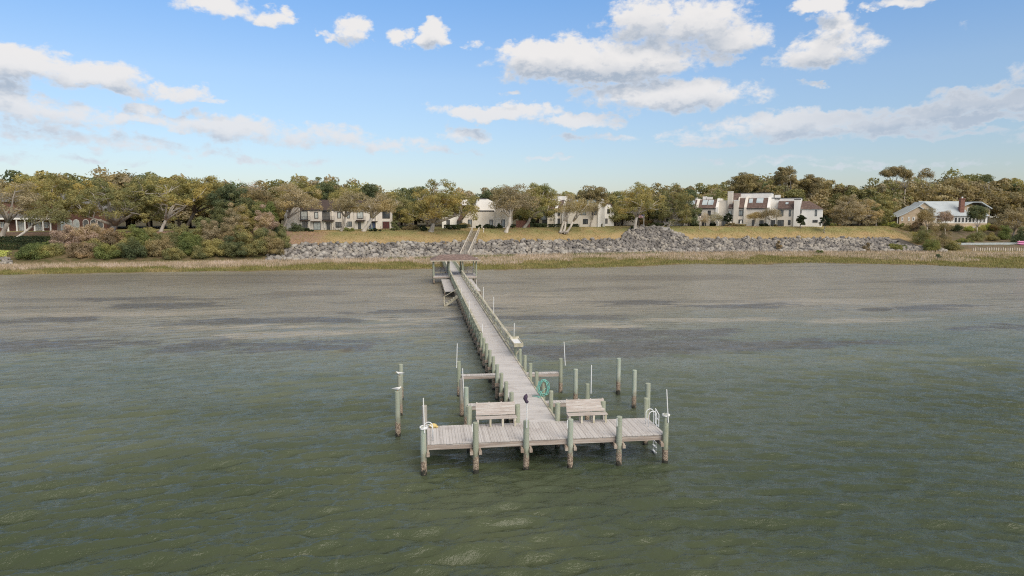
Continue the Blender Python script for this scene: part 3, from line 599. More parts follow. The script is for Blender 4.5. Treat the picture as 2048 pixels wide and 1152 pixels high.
# swim ladders
def ladder(sx, x, y0, label):
    r = thing('swim_ladder', label, 'ladder', (x, y0, DZ)); q = MB()
    def hoop(y):
        pts = [(x-sx*.22, y, DZ)]
        pts += [(x-sx*.22, y, DZ+.5)]+[(x-sx*.02-sx*.20*cos(a), y, DZ+.55+.22*sin(a)) for a in [pi*k/8 for k in range(9)]]+[(x+sx*.18, y, DZ+.4), (x+sx*.18, y, -.1)]
        return pts
    for y in (y0, y0+.42):
        q = MB(); q.tube(hoop(y), .022, 8); q.build('side_rail', ALU, r, smooth=True)
    for k in range(5):
        q = MB(); z = 1.15-k*.27; q.box(x+sx*.13, x+sx*.23, y0, y0+.42, z-.02, z+.02); q.build('rung', ALU, r)
    return r
lr = ladder(1, 11.02, 31.35, 'white swim ladder with arched handles at the right end of the pier head')
for dz, dy in ((.2, 0),):
    q = MB(); q.tube([(11.28, 31.25, DZ+.02), (11.28, 31.25, DZ+.62), (11.28, 31.75, DZ+.78), (11.28, 31.75, DZ+.05), (11.28, 31.25, DZ+.02)], .022, 8); q.tube([(11.28, 31.25, DZ+.32), (11.28, 31.75, DZ+.42)], .02, 8); q.build('folded_step_frame', ALU, lr)
ladder(-1, .10, 30.55, 'white swim ladder at the left end of the pier head, reaching to the water')

# fish cleaning table
tb = thing('fish_cleaning_table', 'fish cleaning table with white top on the end of the right railing', 'table', (7.1, 49.5, DZ))
q = MB(); q.box(6.48, 7.04, 48.35, 50.55, 2.40, 2.43); q.build('table_top', WHITE, tb)
q = MB(); q.box(6.44, 7.10, 48.30, 48.35, 2.22, 2.50); q.box(6.44, 7.10, 50.55, 50.60, 2.22, 2.60); q.box(7.04, 7.10, 48.352, 50.548, 2.22, 2.50); q.box(6.42, 6.475, 48.352, 50.548, 2.22, 2.46); q.build('rim', RAILW, tb)
for y in (48.6, 50.3): q = MB(); q.bar((6.62, y, 1.65), (7.0, y, 2.2), .05, .09); q.build('brace', RAILW, tb)

# gulls
def gull(label, c, d):
    r = thing('gull', label, 'bird', c, 'gulls on the mooring piles'); x, y, z = c
    q = MB(); q.tube([(x-d*.24, y, z+.13), (x-d*.15, y, z+.13), (x-d*.02, y, z+.135), (x+d*.08, y, z+.15), (x+d*.13, y, z+.19), (x+d*.17, y, z+.215), (x+d*.205, y, z+.205)], [.012, .04, .075, .07, .042, .038, .012], 10); q.build('body', GULLW, r, smooth=True)
    q = MB()
    for s in (-1, 1): q.add(*[ [(x+d*.08, y+s*.06, z+.19), (x-d*.05, y+s*.085, z+.19), (x-d*.30, y+s*.02, z+.15), (x-d*.02, y+s*.085, z+.11), (x+d*.08, y+s*.055, z+.19), (x-d*.05, y+s*.06, z+.175), (x-d*.28, y+s*.0, z+.14), (x-d*.02, y+s*.06, z+.11)], [(0,1,2,3),(7,6,5,4),(0,4,5,1),(1,5,6,2),(2,6,7,3),(3,7,4,0)] ])
    q.build('wings', GULLG, r)
    q = MB(); q.tube([(x+d*.20, y, z+.205), (x+d*.255, y, z+.195)], [.014, .003], 6); q.build('beak', BEAK, r)
    q = MB()
    for s in (-1, 1): q.tube([(x, y+s*.02, z), (x, y+s*.02, z+.09)], .006, 5)
    q.build('legs', BEAK, r)
gull('white gull on the nearest left mooring pile, facing right', (-1.45, 35.9, 2.42), 1); gull('white gull on the middle left mooring pile', (-1.47, 39.6, 2.4), -1)

# ------------------------------------------------------------------ rocks
def rockproto(seed, jit=.2):
    R = random.Random(seed); bm = bmesh.new(); bmesh.ops.create_icosphere(bm, subdivisions=2, radius=.5)
    pl_ = [(Vector((R.gauss(0,1), R.gauss(0,1), R.gauss(0,1))).normalized(), R.uniform(.26, .42)) for _ in range(9)]
    for v in bm.verts:
        for n_, d_ in pl_:
            e = v.co.dot(n_)-d_
            if e > 0: v.co -= n_*e
        v.co *= 1+R.uniform(-.03, .03)
    bm.verts.index_update(); V = np.array([v.co[:] for v in bm.verts])*1.35; Fc = np.array([[v.index for v in f.verts] for f in bm.faces]); bm.free(); return V, Fc
protos = [rockproto(50+i) for i in range(8)]
rocks = []
def rocky(X, Y):
    yt, yc = np.interp(X, *TOE), np.interp(X, *CRE); return yt-1.2 < Y < yc+.3
X = -38.
while X < 160:
    yt = float(np.interp(X, *TOE)); yc = float(np.interp(X, *CRE)); yp = float(np.interp(X, *PLA))
    y1 = yc+.4
    wm = abs(X-72)
    if wm < 12: y1 = yc+(yp-yc-.6)*min(1, (12-wm)/8)
    if X > 152: y1 = yt+5
    Y = yt-1.0+rnd.uniform(0, .4)
    while Y < y1+rnd.uniform(-.5, .7):
        x = X+rnd.uniform(-.4, .4); s = rnd.choice((.5,.6,.65,.75,.8,.95,1.25))*rnd.uniform(.9,1.1)*(1.15 if Y < yt+2 else 1)
        if not (abs(x-77.3) < 1.4 and abs(Y-213) < 1.2): rocks.append((x, Y, TZ(x, Y)+.18*s, s, rnd.randrange(8), rnd.uniform(0, 6.28), rnd.uniform(-.5, .5), rnd.uniform(.6, .85)))
        Y += rnd.uniform(.48, .72)
    X += .62
# a small heap at the far left shore
for k in range(34):
    g_ = gnd(rnd.uniform(0, 21), rnd.uniform(517, 530)); rocks.append((g_[0], g_[1], g_[2]+.15, rnd.uniform(.5, .9), rnd.randrange(8), rnd.uniform(0, 6.28), rnd.uniform(-.4, .4), .75))
def rockmat4(r):
    x, y, z, s, p, a, b_, fl = r; return Matrix.Translation((x, y, z)) @ Matrix.Rotation(a, 4, 'Z') @ Matrix.Rotation(b_, 4, 'X') @ Matrix.Diagonal((s, s*.85, s*fl, 1))
rocks.sort(key=lambda r: -r[3]/depth(r[0], r[1]))
# the 300 that show largest stand as boulders of their own, the rest of the armour is one mass
pm_ = []
for i, (V, Fc) in enumerate(protos):
    me = idmesh('boulder', V, Fc); me.materials.append(ROCKP); pm_.append(me)
for r in rocks[:300]:
    o = bpy.data.objects.new('boulder', pm_[r[4]]); COL.objects.link(o); o.matrix_world = rockmat4(r)
    tag(o, 'large pale boulder in the riprap slope left of the bluff stairs' if r[0] < 13 and r[0] > -45 else ('white boulder in the small heap at the far left shore' if r[0] < -45 else 'large pale boulder in the riprap slope right of the bluff stairs'), 'boulder', 'large riprap boulders left of the stairs' if -45 < r[0] < 13 else ('far left shore boulders' if r[0] < -45 else 'large riprap boulders right of the stairs'))
VV, FF, n0 = [], [], 0
for r in rocks[300:]:
    V, Fc = protos[r[4]]; M_ = np.array(rockmat4(r)); VV.append(V @ M_[:3, :3].T+M_[:3, 3]); FF.append(Fc+n0); n0 += len(V)
me = idmesh('riprap', np.concatenate(VV), np.concatenate(FF)); tag(linkmesh('riprap', me, ROCK), 'band of piled grey rocks armouring the foot of the lawn bluff', 'rocks', kind='stuff')

# ------------------------------------------------------------------ grasses
def grass(name, label, m, pts, h0, h1, wd, lean=.35):
    pts = np.asarray(pts); n = len(pts); a = rng.uniform(0, 2*pi, n); h = rng.uniform(h0, h1, n); la = rng.uniform(0, 2*pi, n); w_ = rng.uniform(.5, 1, n)*wd
    dx = np.stack([np.cos(a)*w_, np.sin(a)*w_, np.zeros(n)], 1); top = pts+np.stack([np.cos(la)*h*lean, np.sin(la)*h*lean, h], 1)
    V = np.stack([pts-dx, pts+dx, top], 1).reshape(-1, 3); o = linkmesh(name, npmesh(name, V, n, 3), m); return tag(o, label, 'grass', kind='stuff')
def scatter(n, x0, x1, f0, f1, keep=None):
    X = rng.uniform(x0, x1, n); u = rng.uniform(0, 1, n); ys, yt = np.interp(X, *SH), np.interp(X, *TOE)
    Y = ys+(yt-ys)*(f0+(f1-f0)*u)
    if keep is not None:
        k = keep(X, Y, f0+(f1-f0)*u); X, Y = X[k], Y[k]
    k = ~((X > 3.9) & (X < 7.3)); X, Y = X[k], Y[k]
    return np.stack([X, Y, terr(X, Y)-.03], 1)
GTAN = leafmat('grass_tan', (.56,.44,.34), (.42,.34,.24), (.62,.50,.41), .25, .2, 0); GGRN = leafmat('grass_olive', (.27,.24,.09), (.20,.20,.07), (.36,.29,.14), .3, .2, 0)
GBRT = leafmat('grass_green', (.13,.19,.045), (.10,.15,.035), (.20,.21,.06), .3, .2, 0); GDRY = leafmat('grass_dry', (.37,.31,.15), (.28,.27,.11), (.44,.31,.17), .2, .2, 0)
wob = lambda X, Y, f: (f+.16*np.sin(X*.11)+.08*np.sin(X*.37+1)+.05*np.sin(X*.9)) > .42
grass('marsh_grass', 'band of tall pale tan marsh grass below the rocks', GTAN, np.concatenate([scatter(62000, -150, 122, .25, 1.0, wob), scatter(26000, 120, 230, .3, .95, wob)]), .4, .95, .09)
grass('shore_grass', 'low olive-green marsh grass along the waterline', GGRN, np.concatenate([scatter(60000, -150, 124, -.01, .62), scatter(34000, 122, 230, .0, .8)]), .25, .6, .10)
grass('green_grass', 'strip of bright green grass at the foot of the riprap', GBRT, scatter(9000, -12, 85, .84, 1.0, lambda X, Y, f: np.sin(X*.13+.5)+.5*np.sin(X*.6) > -.3), .3, .7, .11)
n = 60000; X = rng.uniform(-36, 172, n); yc, yp = np.interp(X, *CRE), np.interp(X, *PLA); Y = yc+(yp+4-yc)*rng.uniform(.02, 1, n)
k = ~((np.abs(X-72) < 14) & (Y < yp+.5-(np.abs(X-72)-5)*1.)); X, Y = X[k], Y[k]
grass('lawn_grass', 'short dry lawn grass on the slope above the rocks', GDRY, np.stack([X, Y, terr(X, Y)-.02], 1), .06, .22, .12, .8)

# ------------------------------------------------------------------ trees and shrubs
DPX, DY, DANG = 1365, 240, 33
def YD(px):      # depth of the town house front seen at px
    o = onY(DPX, 455, DY); a = radians(DANG); r = ray(px, 450); k = (r[0]*o[1]-r[1]*o[0])/(cos(a)*r[1]+sin(a)*r[0]); return o[1]-sin(a)*k
def YF(px):
    if 590 < px < 792: return 203.5
    if 895 < px < 1032: return 210.5
    if 1095 < px < 1235: return 220.
    if 1366 < px < 1662: return YD(px)-3.
    return 999.
def clumps_to_leaves(C, R, n, size, up_b=.25, flat=.7, seed=0):
    g_ = np.random.default_rng(seed); C = np.asarray(C); m = len(C)
    if size > .1 and n > 20: n = int(n*1.9); size *= .8; R = np.broadcast_to(R, (m,))
    idx = np.repeat(np.arange(m), n); d = g_.normal(size=(m*n, 3)); d[:, 2] += up_b; d /= np.linalg.norm(d, axis=1)[:, None]
    rad = g_.uniform(.45, 1.08, m*n)**.7; rad = np.where(g_.uniform(size=m*n) < .06, rad*1.25, rad)
    P = C[idx]+d*(R[idx]*rad)[:, None]*np.array([1, 1, flat])
    nn = d*.9+g_.normal(size=(m*n, 3))*.38; nn /= np.linalg.norm(nn, axis=1)[:, None]
    t = np.cross(nn, g_.normal(size=(m*n, 3))); t /= np.linalg.norm(t, axis=1)[:, None]; b_ = np.cross(nn, t)
    s = size*g_.uniform(.55, 1.25, m*n)[:, None]; t *= s; b_ *= s*.62
    return np.stack([P-t, P-b_, P+t*.9, P+b_], 1).reshape(-1, 3)
def crown_pts(R, c, r, n, zmin=-.35, hollow=.5, wind=0.):
    out = []
    while len(out) < n:
        d = Vector((R.gauss(0,1), R.gauss(0,1), R.gauss(0,1))).normalized()
        if d.z < zmin: continue
        k = R.uniform(hollow, 1.)*(1+.13*mnoise.noise(d*2.1+Vector((c[0], c[1], 3))))
        z = d.z*k*r[2]; out.append((c[0]+d.x*k*r[0]+wind*z*.5, c[1]+d.y*k*r[1], c[2]+z))
    return out
def limbs(R, base, cps, tr, nl=5, fork=.35, sub=True):
    """trunk, limbs and twigs reaching to the clumps"""
    q = MB(); base = Vector(base); cen = sum((Vector(p) for p in cps), Vector())/len(cps); lo = min(p[2] for p in cps)
    H = cen.z-base.z; fk = base+(cen-base)*fork+Vector((R.uniform(-.3, .3), 0, 0))
    mid = base.lerp(fk, .5)+Vector((R.uniform(-.35, .35), R.uniform(-.3, .3), 0))
    q.tube([base-Vector((0,0,.4)), base+Vector((0,0,.05)), base.lerp(mid, .4), mid, fk], [tr*1.5, tr*1.25, tr*1.0, tr*.88, tr*.8], 10)
    tg = sorted(cps, key=lambda p: R.random())[:nl]; segs = []
    for p in tg:
        p = Vector(p); a = fk.lerp(p, .33)+Vector((R.uniform(-.6, .6), R.uniform(-.5, .5), R.uniform(-.2, .7)))*H*.10; b_ = fk.lerp(p, .68)+Vector((R.uniform(-.6, .6), R.uniform(-.5, .5), R.uniform(-.2, .5)))*H*.10
        q.tube([fk, a, b_, p], [tr*.62, tr*.42, tr*.26, tr*.08], 7); segs += [a, b_, a.lerp(b_, .5), p, b_.lerp(p, .5)]
    if sub:
        for p in cps:
            p = Vector(p); s_ = min(segs, key=lambda k: (k-p).length+max(0, k.z-p.z)*1.0)
            if (s_-p).length < .3: continue
            m_ = s_.lerp(p, .5)+Vector((R.uniform(-1, 1), R.uniform(-1, 1), R.uniform(-.3, .7)))*(s_-p).length*.13
            q.tube([s_, m_, p], [tr*.20, tr*.12, tr*.04], 5, cap=False)
    return q
def tree(label, px, Y, top, bot, wpx, basepx=None, leaf=L_OLIVE, bark=BARK, tr=.3, nc=60, nl=6, dens=110, ls=.26, cat='tree', name='oak_tree', wind=0., zmin=-.35, hollow=.5, fork=.38, stems=None, baseY=None, group=None, seed=None, cr=None, sub=True, flat=.65):
    if 1366 < px < 1662 and Y < 224: Y = YD(px)-4.2
    if bark is BARKP and wpx > 80: tr *= 1.5
    elif name == 'oak_tree' and Y < 215: tr *= 1.2
    if name == 'oak_tree' and zmin == -.35 and Y < 222 and bark is not BARKD: zmin = -.08; nc = int(nc*1.15)
    R = random.Random(seed or int(px*7+Y)); bx = foot(basepx if basepx is not None else px, baseY or Y)
    zt = onY(px, top, Y)[2]; zb = onY(px, bot, Y)[2]; cx_ = onY(px, (top+bot)/2, Y)[0]; sc = depth(cx_, Y)/F_
    rx = wpx*sc/2*.92; h = zt-zb; k = 1/(1-zmin); cz = zb+h*(-zmin)*k; rz = h*k*.93
    rr = cr or max(.55, min(1.6, .21*(rx+rz)))
    rx = max(rx-rr*.6, .4); rz = max(rz-rr*flat*.6, .3)
    cps = crown_pts(R, (cx_, Y, cz), (rx, rx*.85, rz), nc, zmin, hollow, wind)
    t = thing(name, label, cat, bx, group)
    if stems:
        tot = MB()
        for (bp, cpx, nn_) in stems:
            b0 = foot(bp, Y); c0 = onY(cpx, 400, Y)[0]; sel = sorted(cps, key=lambda p: abs(p[0]-c0))[:len(cps)*4//9]
            qq = limbs(R, b0, sel, tr, nn_, fork, sub); tot.add(qq.v, qq.f)
        tot.build('trunk', bark, t, smooth=True)
    else: limbs(R, bx, cps, tr, nl, fork, sub).build('trunk', bark, t, smooth=True)
    rad = np.array([rr*R.uniform(.65, 1.15) for _ in cps]); V = clumps_to_leaves(cps, rad, dens, ls, .25, flat, seed=int(px))-np.array(bx)
    linkmesh('crown', npmesh('crown', V, len(V)//4), leaf, t); return t
def shrub(label, px, py, wpx, hpx, leaf, cat='shrub', name='shrub', dens=150, ls=.17, Y=None, group=None, dy=None, nc=None, zmin=-.05):
    R = random.Random(int(px*13+py)); g_ = gnd(px, py) if Y is None else foot(px, Y); sc = depth(g_[0], g_[1], g_[2])/F_; rx = wpx*sc/2; h = hpx*sc
    rr = max(.28, min(1., .32*min(rx, h))); n = nc or int(min(46, 8+rx*h*2.2)); c = (g_[0], g_[1]+(dy or rx*.4)*.5, g_[2]+h*.1)
    cps = crown_pts(R, c, (max(.2, rx-rr*.7), dy or max(.3, rx*.7-rr*.5), max(.2, h*.9-rr*.6)), n, zmin, .35)
    rad = np.array([rr*R.uniform(.7, 1.2) for _ in cps]); V = clumps_to_leaves(cps, rad, dens, ls, .2, .8, seed=int(px*3+py))-np.array(g_)
    o = linkmesh(name, npmesh(name, V, len(V)//4), leaf, None, g_); return tag(o, label, cat, group)
def hedge(label, pa, pb, hpx, leaf, py, wd=1.2, round_=.15, Y=None, cat='hedge'):
    a = gnd(pa, py) if Y is None else foot(pa, Y); b_ = gnd(pb, py) if Y is None else foot(pb, Y); sc = depth(a[0], a[1])/F_; h = hpx*sc
    L = math.hypot(b_[0]-a[0], b_[1]-a[1]); n = int(max(40, L*h*70+L*wd*50)); g_ = np.random.default_rng(int(pa*3+py)); u = g_.uniform(0, 1, n)
    sel = g_.uniform(size=n) < h/(h+wd); yy = np.where(sel, np.where(g_.uniform(size=n) < .75, -wd/2, wd/2), g_.uniform(-wd/2, wd/2, n)); zz = np.where(sel, g_.uniform(0, h, n), h)
    ed = np.minimum(u, 1-u)*L; zz = zz-np.clip(round_*h-ed, 0, 1)*.6*(zz/h); wav = .05*h*np.sin(u*L*2.1)
    ax, ay = a[0]+(b_[0]-a[0])*u, a[1]+(b_[1]-a[1])*u+yy; P = np.stack([ax, ay, terr(ax, ay)+zz+wav], 1)+g_.normal(size=(n, 3))*.06
    nn = np.where(sel[:, None], np.array([[0, -1, .3]]), np.array([[0, -.2, 1.]]))+g_.normal(size=(n, 3))*.5; nn /= np.linalg.norm(nn, axis=1)[:, None]
    t = np.cross(nn, g_.normal(size=(n, 3))); t /= np.linalg.norm(t, axis=1)[:, None]; bb = np.cross(nn, t); s = g_.uniform(.1, .2, n)[:, None]
    V = np.stack([P-t*s, P-bb*s, P+t*s, P+bb*s], 1).reshape(-1, 3)-np.array(a); o = linkmesh('hedge', npmesh('hedge', V, n), leaf, None, a); return tag(o, label, cat)

# --- left bank
tree('grey twiggy oak at the left edge of the photo with a dark forked trunk', 25, 190, 352, 432, 150, 2, L_GREY, BARK, .5, 55, 7, 70, .24)
tree('small leaning oak with a bare curved pale trunk in front of the clipped hedge', 92, 187, 398, 446, 110, 27, L_OLIVE, BARKP, .22, 34, 5, 75, .22, fork=.55, seed=11)
tree('wide golden-olive oak in front of the brick house porch', 112, 200, 341, 428, 170, 117, L_GOLD, BARK, .35, 80, 6, 110)
tree('biggest live oak on the left, thick grey trunk with spreading low limbs', 232, 197, 345, 440, 200, 222, L_OLIVE, BARK, .75, 120, 9, 110, .26, wind=.5, fork=.22, zmin=-.25)
tree('broad golden oak with many slender pale forked stems on the lawn left of the thicket', 345, 200, 344, 412, 190, 321, L_GOLD, BARKP, .32, 90, 9, 105, .26, wind=.6, fork=.30, zmin=-.2)
tree('dark-trunked oak leaning right at the right end of the left oak grove', 412, 203, 350, 418, 120, 368, L_OLIVE, BARKD, .45, 60, 6, 110, fork=.5)
tree('golden oak crown rising behind the porch roof of the brick house', 60, 226, 341, 450, 150, None, L_GOLD, BARKD, .4, 80, 5, 90, .3)
tree('golden oak crown standing behind the biggest left oak', 180, 229, 346, 450, 150, None, L_GOLD, BARKD, .4, 80, 5, 90, .3)
tree('olive oak crown behind the slender-stemmed oak', 300, 231, 343, 450, 150, None, L_OLIVE, BARKD, .4, 80, 5, 90, .3)
tree('dense dark olive tree above the thicket, left of the yellow-green one', 462, 198, 362, 462, 110, None, L_DARK, BARKD, .3, 90, 5, 110, zmin=-.7, name='broadleaf_tree')
tree('brownish-olive tree between the grove and the beige condo', 505, 206, 368, 455, 100, None, L_BROWN, BARKD, .3, 70, 5, 100, zmin=-.6, name='broadleaf_tree')
tree('yellow-green young tree just left of the forked grey tree', 532, 196, 394, 452, 62, None, L_GREEN, BARKD, .2, 50, 4, 110, .2, zmin=-.6, name='broadleaf_tree')
tree('bare twiggy grey tree top sticking up above the left thicket', 500, 232, 349, 400, 95, None, L_MAUVE, BARK, .25, 60, 7, 10, .2, zmin=-.2, name='bare_tree')
tree('twiggy grey-brown oak with double trunk at the left end of the beige condo', 592, 197, 346, 418, 135, 566, L_GREY, BARK, .32, 80, 9, 62, .24, fork=.4, hollow=.35)
tree('golden-brown oak crown directly behind the double-trunked grey oak', 600, 226, 350, 440, 120, None, L_GOLD, BARKD, .35, 70, 5, 95, .28)
tree('dark green oak crown highest behind the beige condo', 648, 240, 346, 440, 90, None, L_DARK, BARKD, .4, 60, 5, 95, .3)
tree('golden oak crown behind the roof of the beige condo', 690, 228, 361, 440, 110, None, L_GOLD, BARKD, .3, 60, 5, 95, .28)
tree('grey-brown oak with twisting trunk in front of the middle of the beige condo', 697, 198, 372, 424, 100, 682, L_GREY, BARK, .30, 62, 7, 62, .22, fork=.5, hollow=.35)
tree('dark round-topped tree behind the right half of the beige condo', 734, 242, 350, 440, 62, None, L_DARK, BARKD, .3, 45, 4, 95, .3)
tree('oak with thick pale trunk and bare crooked branches at the right of the beige condo', 757, 198, 372, 424, 120, 727, L_GREY, BARKP, .36, 66, 10, 55, .22, fork=.5, hollow=.3)
tree('olive oak crown between the beige condo and the big spreading oak', 800, 226, 372, 452, 80, None, L_OLIVE, BARKD, .3, 50, 4, 95, .27)
tree('dark pine top poking up between the beige condo and the big spreading oak', 826, 246, 366, 430, 36, None, L_DARK, BARKD, .25, 26, 4, 90, .28)
tree('big spreading golden oak with low limbs left of the bluff stairs', 882, 199, 352, 440, 178, 862, L_GOLD, BARK, .6, 130, 12, 85, .25, wind=.25, fork=.30, zmin=-.2, hollow=.35)
tree('dark green tree behind the white slanted house, left of its tall wall', 970, 242, 371, 440, 62, None, L_DARK, BARKD, .3, 45, 4, 95, .3)
tree('tall pale-trunked oak with Y-shaped fork in front of the white slanted house', 1028, 205, 360, 418, 124, 1012, L_GREY, BARKP, .36, 85, 10, 62, .23, wind=.25, fork=.48, hollow=.35)
tree('brown oak crown standing behind the Y-forked oak', 1010, 232, 362, 430, 90, None, L_BROWN, BARKD, .3, 50, 4, 95, .28)
tree('dark olive oak with short thick trunk right of the Y-forked oak', 1078, 213, 358, 447, 96, 1048, L_OLIVE, BARK, .42, 90, 7, 95, .25, zmin=-.5)
tree('sparse oak with several bare white stems rising from one stump on the lawn', 1150, 207.5, 378, 426, 118, 1127, L_GREY, BARKP, .26, 60, 5, 60, .2, fork=.42, hollow=.25, stems=((1121, 1108, 5), (1127, 1133, 5), (1133, 1178, 7)))
tree('brown-olive oak crown over the brown-roofed white condo', 1182, 222, 364, 420, 100, 1182, L_BROWN, BARKD, .3, 60, 5, 95, .27)
tree('small grey oak with slim trunk in front of the brown-roofed condo', 1186, 217, 398, 426, 46, 1181, L_GREY, BARK, .2, 26, 6, 26, .18)
tree('olive tree between the brown-roofed condo and the flagpole oak', 1232, 234, 376, 450, 66, None, L_OLIVE, BARKD, .3, 45, 4, 95, .28)
tree('golden oak with tall pale trunk beside the flagpole', 1280, 212, 354, 430, 130, 1270, L_GOLD, BARKP, .36, 100, 9, 75, .24, fork=.45, zmin=-.3, hollow=.35)
tree('olive oak with leaning grey limbs right of the flagpole', 1345, 218, 362, 452, 100, 1336, L_OLIVE, BARK, .4, 90, 8, 80, .25, zmin=-.55, fork=.3)
tree('dark cedar behind the leaning oak, left of the white town houses', 1378, 232, 368, 455, 66, None, L_DARK, BARKD, .3, 60, 4, 95, .28, zmin=-.8)
tree('small bright green tree in front of the leftmost skylight roof', 1382, 222, 420, 448, 30, None, L_GREEN, BARKP, .12, 30, 4, 90, .17, name='small_tree')
tree('small pinkish-grey bare tree in front of the second skylight roof', 1409, 222, 422, 446, 32, None, L_MAUVE, BARKP, .1, 26, 6, 35, .14, name='small_tree')
tree('small pale-blossomed tree in front of the white town houses', 1432, 222, 420, 446, 40, None, L_BLOOM, BARKP, .1, 30, 6, 60, .14, name='small_tree')
tree('flat-topped small tree left of the other flat-topped one before the white houses', 1510, 219, 420, 436, 44, 1508, L_GREY, BARKP, .13, 30, 7, 70, .16, name='small_tree', zmin=-.1, fork=.55)
tree('taller flat-topped small tree in front of the big bright gable', 1541, 219, 413, 434, 54, 1541, L_GREY, BARK, .14, 34, 7, 70, .16, name='small_tree', zmin=-.1, fork=.5)
tree('dark round clipped topiary beside the white chimney of the town houses', 1456, 222, 423, 449, 24, None, L_TOPI, BARK, .12, 40, 3, 160, .12, name='topiary_tree', zmin=-.8, cr=.5)
tree('dark dome-shaped topiary before the tall chimney near the right end of the town houses', 1602, 219, 427, 451, 26, None, L_TOPI, BARK, .14, 44, 3, 160, .12, name='topiary_tree', zmin=-.6, cr=.5)
tree('dark dome-shaped topiary at the right corner of the town houses', 1650, 219, 428, 452, 28, None, L_TOPI, BARK, .14, 44, 3, 160, .12, name='topiary_tree', zmin=-.6, cr=.5)
tree('large olive-grey oak on the lawn right of the town houses', 1708, 228, 386, 452, 120, 1680, L_GREY, BARK, .4, 110, 8, 95, .26, zmin=-.6)
tree('olive oak with low branches left of the tan house', 1752, 232, 396, 452, 80, None, L_OLIVE, BARK, .35, 70, 5, 100, .26, zmin=-.7)
tree('flat-topped umbrella pine standing highest on the right skyline', 1790, 262, 329, 352, 64, 1785, L_BROWN, BARK, .3, 44, 9, 110, .27, name='pine_tree', zmin=-.05, fork=.62)
tree('second smaller pine right of the umbrella pine', 1812, 264, 334, 356, 34, 1806, L_BROWN, BARK, .24, 22, 6, 100, .27, name='pine_tree', zmin=-.1, fork=.7)
tree('windblown pine leaning left on the skyline above the town houses', 1572, 266, 328, 372, 62, 1590, L_BROWN, BARK, .4, 54, 8, 110, .3, name='pine_tree', wind=-.35, zmin=-.4)
tree('brown pine with pointed top on the skyline left of the windblown pine', 1490, 264, 341, 385, 84, None, L_BROWN, BARKD, .35, 70, 6, 100, .3, name='pine_tree', zmin=-.4)
tree('brown pine on the skyline right of the windblown pine', 1618, 264, 346, 385, 60, None, L_BROWN, BARKD, .35, 46, 5, 100, .3, name='pine_tree', zmin=-.4)
tree('ragged thin pine top left of the wood above the tan house', 1852, 266, 332, 360, 40, None, L_BROWN, BARK, .25, 20, 7, 55, .26, name='pine_tree')
tree('ragged dark pine top above the right end of the tan house', 1975, 268, 342, 365, 34, None, L_DARK, BARK, .25, 18, 6, 70, .26, name='pine_tree')
tree('rounded tan-green tree in front of the tan gable', 1853, 219, 413, 448, 46, 1856, L_GREY, BARKP, .14, 44, 6, 95, .18, name='small_tree', zmin=-.6)
tree('rounded purple-grey tree in front of the pale metal roof', 1889, 219, 417, 446, 40, 1891, L_MAUVE, BARKP, .14, 44, 6, 80, .17, name='small_tree', zmin=-.6)
tree('glossy green tree with white trunk by the row of white windows', 1955, 216, 405, 442, 46, 1958, L_DARK, BARKP, .16, 50, 6, 110, .2, name='small_tree', zmin=-.6)
tree('bushy olive tree at the right edge of the photo below the wood', 2030, 214, 413, 468, 84, 2028, L_GREY, BARK, .25, 66, 7, 95, .22, zmin=-.7)
# --- the wood closing the view
SKY = ([-300,0,50,130,250,380,440,500,580,640,700,740,800,870,960,1010,1080,1140,1190,1230,1270,1340,1390,1430,1490,1530,1570,1620,1680,1740,1790,1830,1900,1960,2040,2300],
       [350,358,345,347,345,350,366,362,358,352,362,360,376,372,384,376,374,378,374,384,372,372,372,362,354,352,350,356,368,364,360,356,344,350,358,352])
def woodproto(seed, tall):
    R = random.Random(seed); cps = crown_pts(R, (0, 0, .5), (.36, .36, .42), 46, -.85, .4); rad = np.array([.115*R.uniform(.7, 1.25) for _ in cps])
    V = clumps_to_leaves(cps, rad, 110, .026, .25, .75, seed=seed); q = MB(); q.tube([(0,0,-.03),(.01,0,.3),(0,0,.75)], [.03,.022,.01], 7); 
    for p in cps[:10]: q.tube([(0,0,.3), (p[0]*.5, p[1]*.5, .3+(p[2]-.3)*.6), p], [.014,.009,.003], 5)
    return npmesh('crown', V, len(V)//4), q
WP = []
for i in range(7):
    mc, q = woodproto(900+i, 1)
    tmp = q.build('trunk', BARKD, raw=True); mt_ = tmp.data; bpy.data.objects.remove(tmp)
    for lf in (L_OLIVE, L_BROWN, L_DARK, L_GREY):
        c2 = mc.copy(); c2.materials.append(lf); WP.append((c2, mt_, lf.name))
WLAB = {'leaf_olive': 'olive-green', 'leaf_brown': 'brown-tinged', 'leaf_dark': 'dark-green', 'leaf_greybrown': 'greyish-tan'}
wood_l = []
